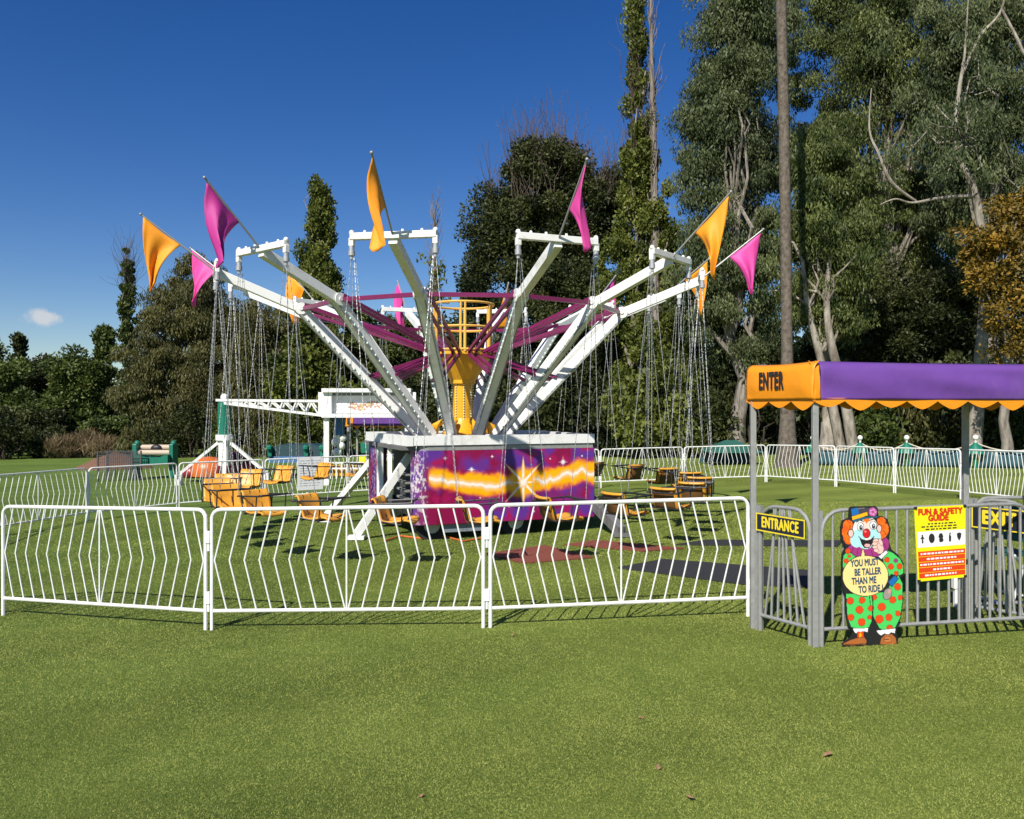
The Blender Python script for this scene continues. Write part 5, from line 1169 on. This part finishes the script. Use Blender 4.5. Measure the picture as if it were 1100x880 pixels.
# right background: roped enclosure with faded teal panels, green tent
def enclosure():
    spots = [(873, 31.0), (924, 30.0), (974, 29.0), (1048, 27.4), (1130, 26)]; tops = []
    labs = ['dark green rope post with white ball right of the palm', 'dark green rope post above the clown hat', 'dark green rope post above the safety poster', 'dark green rope post beside the exit lane', 'dark green rope post past the right edge']
    for (px, d), lab in zip(spots, labs):
        b = on(px, d); r = thing('rope_post', lab, 'post', b, 0, 'green rope posts of the far enclosure'); zt = at(px, 474, d).z-b.z
        p = MB(); p.tube([(0, 0, 0), (0, 0, zt-.25)], .07, 10); p.lathe([(.30, zt-.42), (.22, zt-.25), (.06, zt-.05)], 12); p.build('shaft', M['teal'], r, True)
        k = MB(); k.tube([(0, 0, zt-.06), (0, 0, zt+.05)], .035, 8); k.sphere((0, 0, zt+.12), .095, 10, 6); k.build('ball', M['white'], r, True); tops.append(b+Vector((0, 0, zt)))
    for i in range(4):
        A, B = tops[i], tops[i+1]; pts = []
        for j in range(11): t = j/10; p = A.lerp(B, t); p.z -= .55*4*t*(1-t)*.5 + .05; pts.append(p-A)
        mb = MB(); mb.tube(pts, .022, 6); tag(mb.build('rope', M['rope'], None, True, loc=A), 'cream rope slung between ' + ['the first two', 'the second and third', 'the third and fourth', 'the last two'][i] + ' green posts', 'rope', 'ropes of the far enclosure')
        a, b = on(spots[i][0], spots[i][1]+.1), on(spots[i+1][0], spots[i+1][1]+.1); dd = (b-a).normalized(); nn = Vector((dd.y, -dd.x, 0)); vs = []; nx = 26
        r_ = np.random.default_rng(i); a2 = a+dd*.12; b2 = b-dd*.12
        for u in range(nx+1):
            p = a2.lerp(b2, u/nx); w = .05*math.sin(u*.9+i)+r_.normal(0, .01)
            for z in (.02, .2, .4, .58): vs.append(p - a + nn*(w*(.4+z)) + Vector((0, 0, z - .04*math.sin(PI*u/nx)*z)))
        sh = MB(); sh.add(vs, [(u*4+z, (u+1)*4+z, (u+1)*4+z+1, u*4+z+1) for u in range(nx) for z in range(3)])
        o = sh.build('screen_panel', M['teal_blue'], None, True, loc=a); so = o.modifiers.new('cloth', 'SOLIDIFY'); so.thickness = .006
        tag(o, 'faded teal cloth screen hung under ' + ['the first rope, right of the palm', 'the second rope, above the clown', 'the third rope, above the poster', 'the last rope at the right edge'][i], 'screen', 'teal screens of the far enclosure')
    b = on(785, 33); t = thing('green_tent', 'small dark green tent with pitched roof left of the palm base', 'tent', b); h = at(785, 473, 33).z-b.z; m = MB(); w = 1.05; z0_ = h-.45
    m.add([(-w, -w, z0_), (w, -w, z0_), (w, w, z0_), (-w, w, z0_), (-.25, 0, h), (.25, 0, h)], [(0, 1, 5, 4), (2, 3, 4, 5), (1, 2, 5), (3, 0, 4)]); o = m.build('roof', M['green_tent'], t); so = o.modifiers.new('cloth', 'SOLIDIFY'); so.thickness = .01
    for sx in (-1, 1):
        for sy in (-1, 1): p = MB(); p.tube([(sx*w*.97, sy*w*.97, 0), (sx*w*.97, sy*w*.97, z0_)], .03, 8); p.build('leg', M['dark'], t, True)
    sd = MB(); sd.box((0, w*.95, z0_*.5), (w*1.9, .02, z0_*.96)); sd.build('back_wall', M['teal_blue'], t)
enclosure()
# fallen leaves on the lawn
lf = MB(); lf.add([(-.035, 0, .02), (-.01, -.022, .03), (.03, -.012, .022), (.042, .006, .036), (.008, .026, .03), (-.02, .018, .038)], [(0, 1, 2, 3, 4, 5)])
leaf0 = lf.build('fallen_leaf', M['dry'], None); so = leaf0.modifiers.new('leaf', 'SOLIDIFY'); so.thickness = .0015
leaf_spots = [(688, 773, 'dry fallen leaf on the lawn, highest of the right hand ones'), (707, 827, 'dry reddish fallen leaf on the lawn below the higher one'), (742, 861, 'dry fallen leaf nearest the bottom right of the lawn'), (453, 857, 'dry fallen leaf alone near the bottom middle of the lawn'), (550, 684, 'dry fallen leaf just in front of the fence joint'), (890, 814, 'dry fallen leaf below the clown, furthest right')]
for i, (px, py, lab) in enumerate(leaf_spots):
    o = leaf0 if i == 0 else leaf0.copy()
    if i: col.objects.link(o)
    o.location = G(px, py); o.rotation_euler = (.2*math.sin(i), .25*math.cos(i*2), i*1.3); s_ = .45+.12*(i % 3); o.scale = (s_, s_, s_); tag(o, lab, 'leaf', 'dry leaves on the lawn')
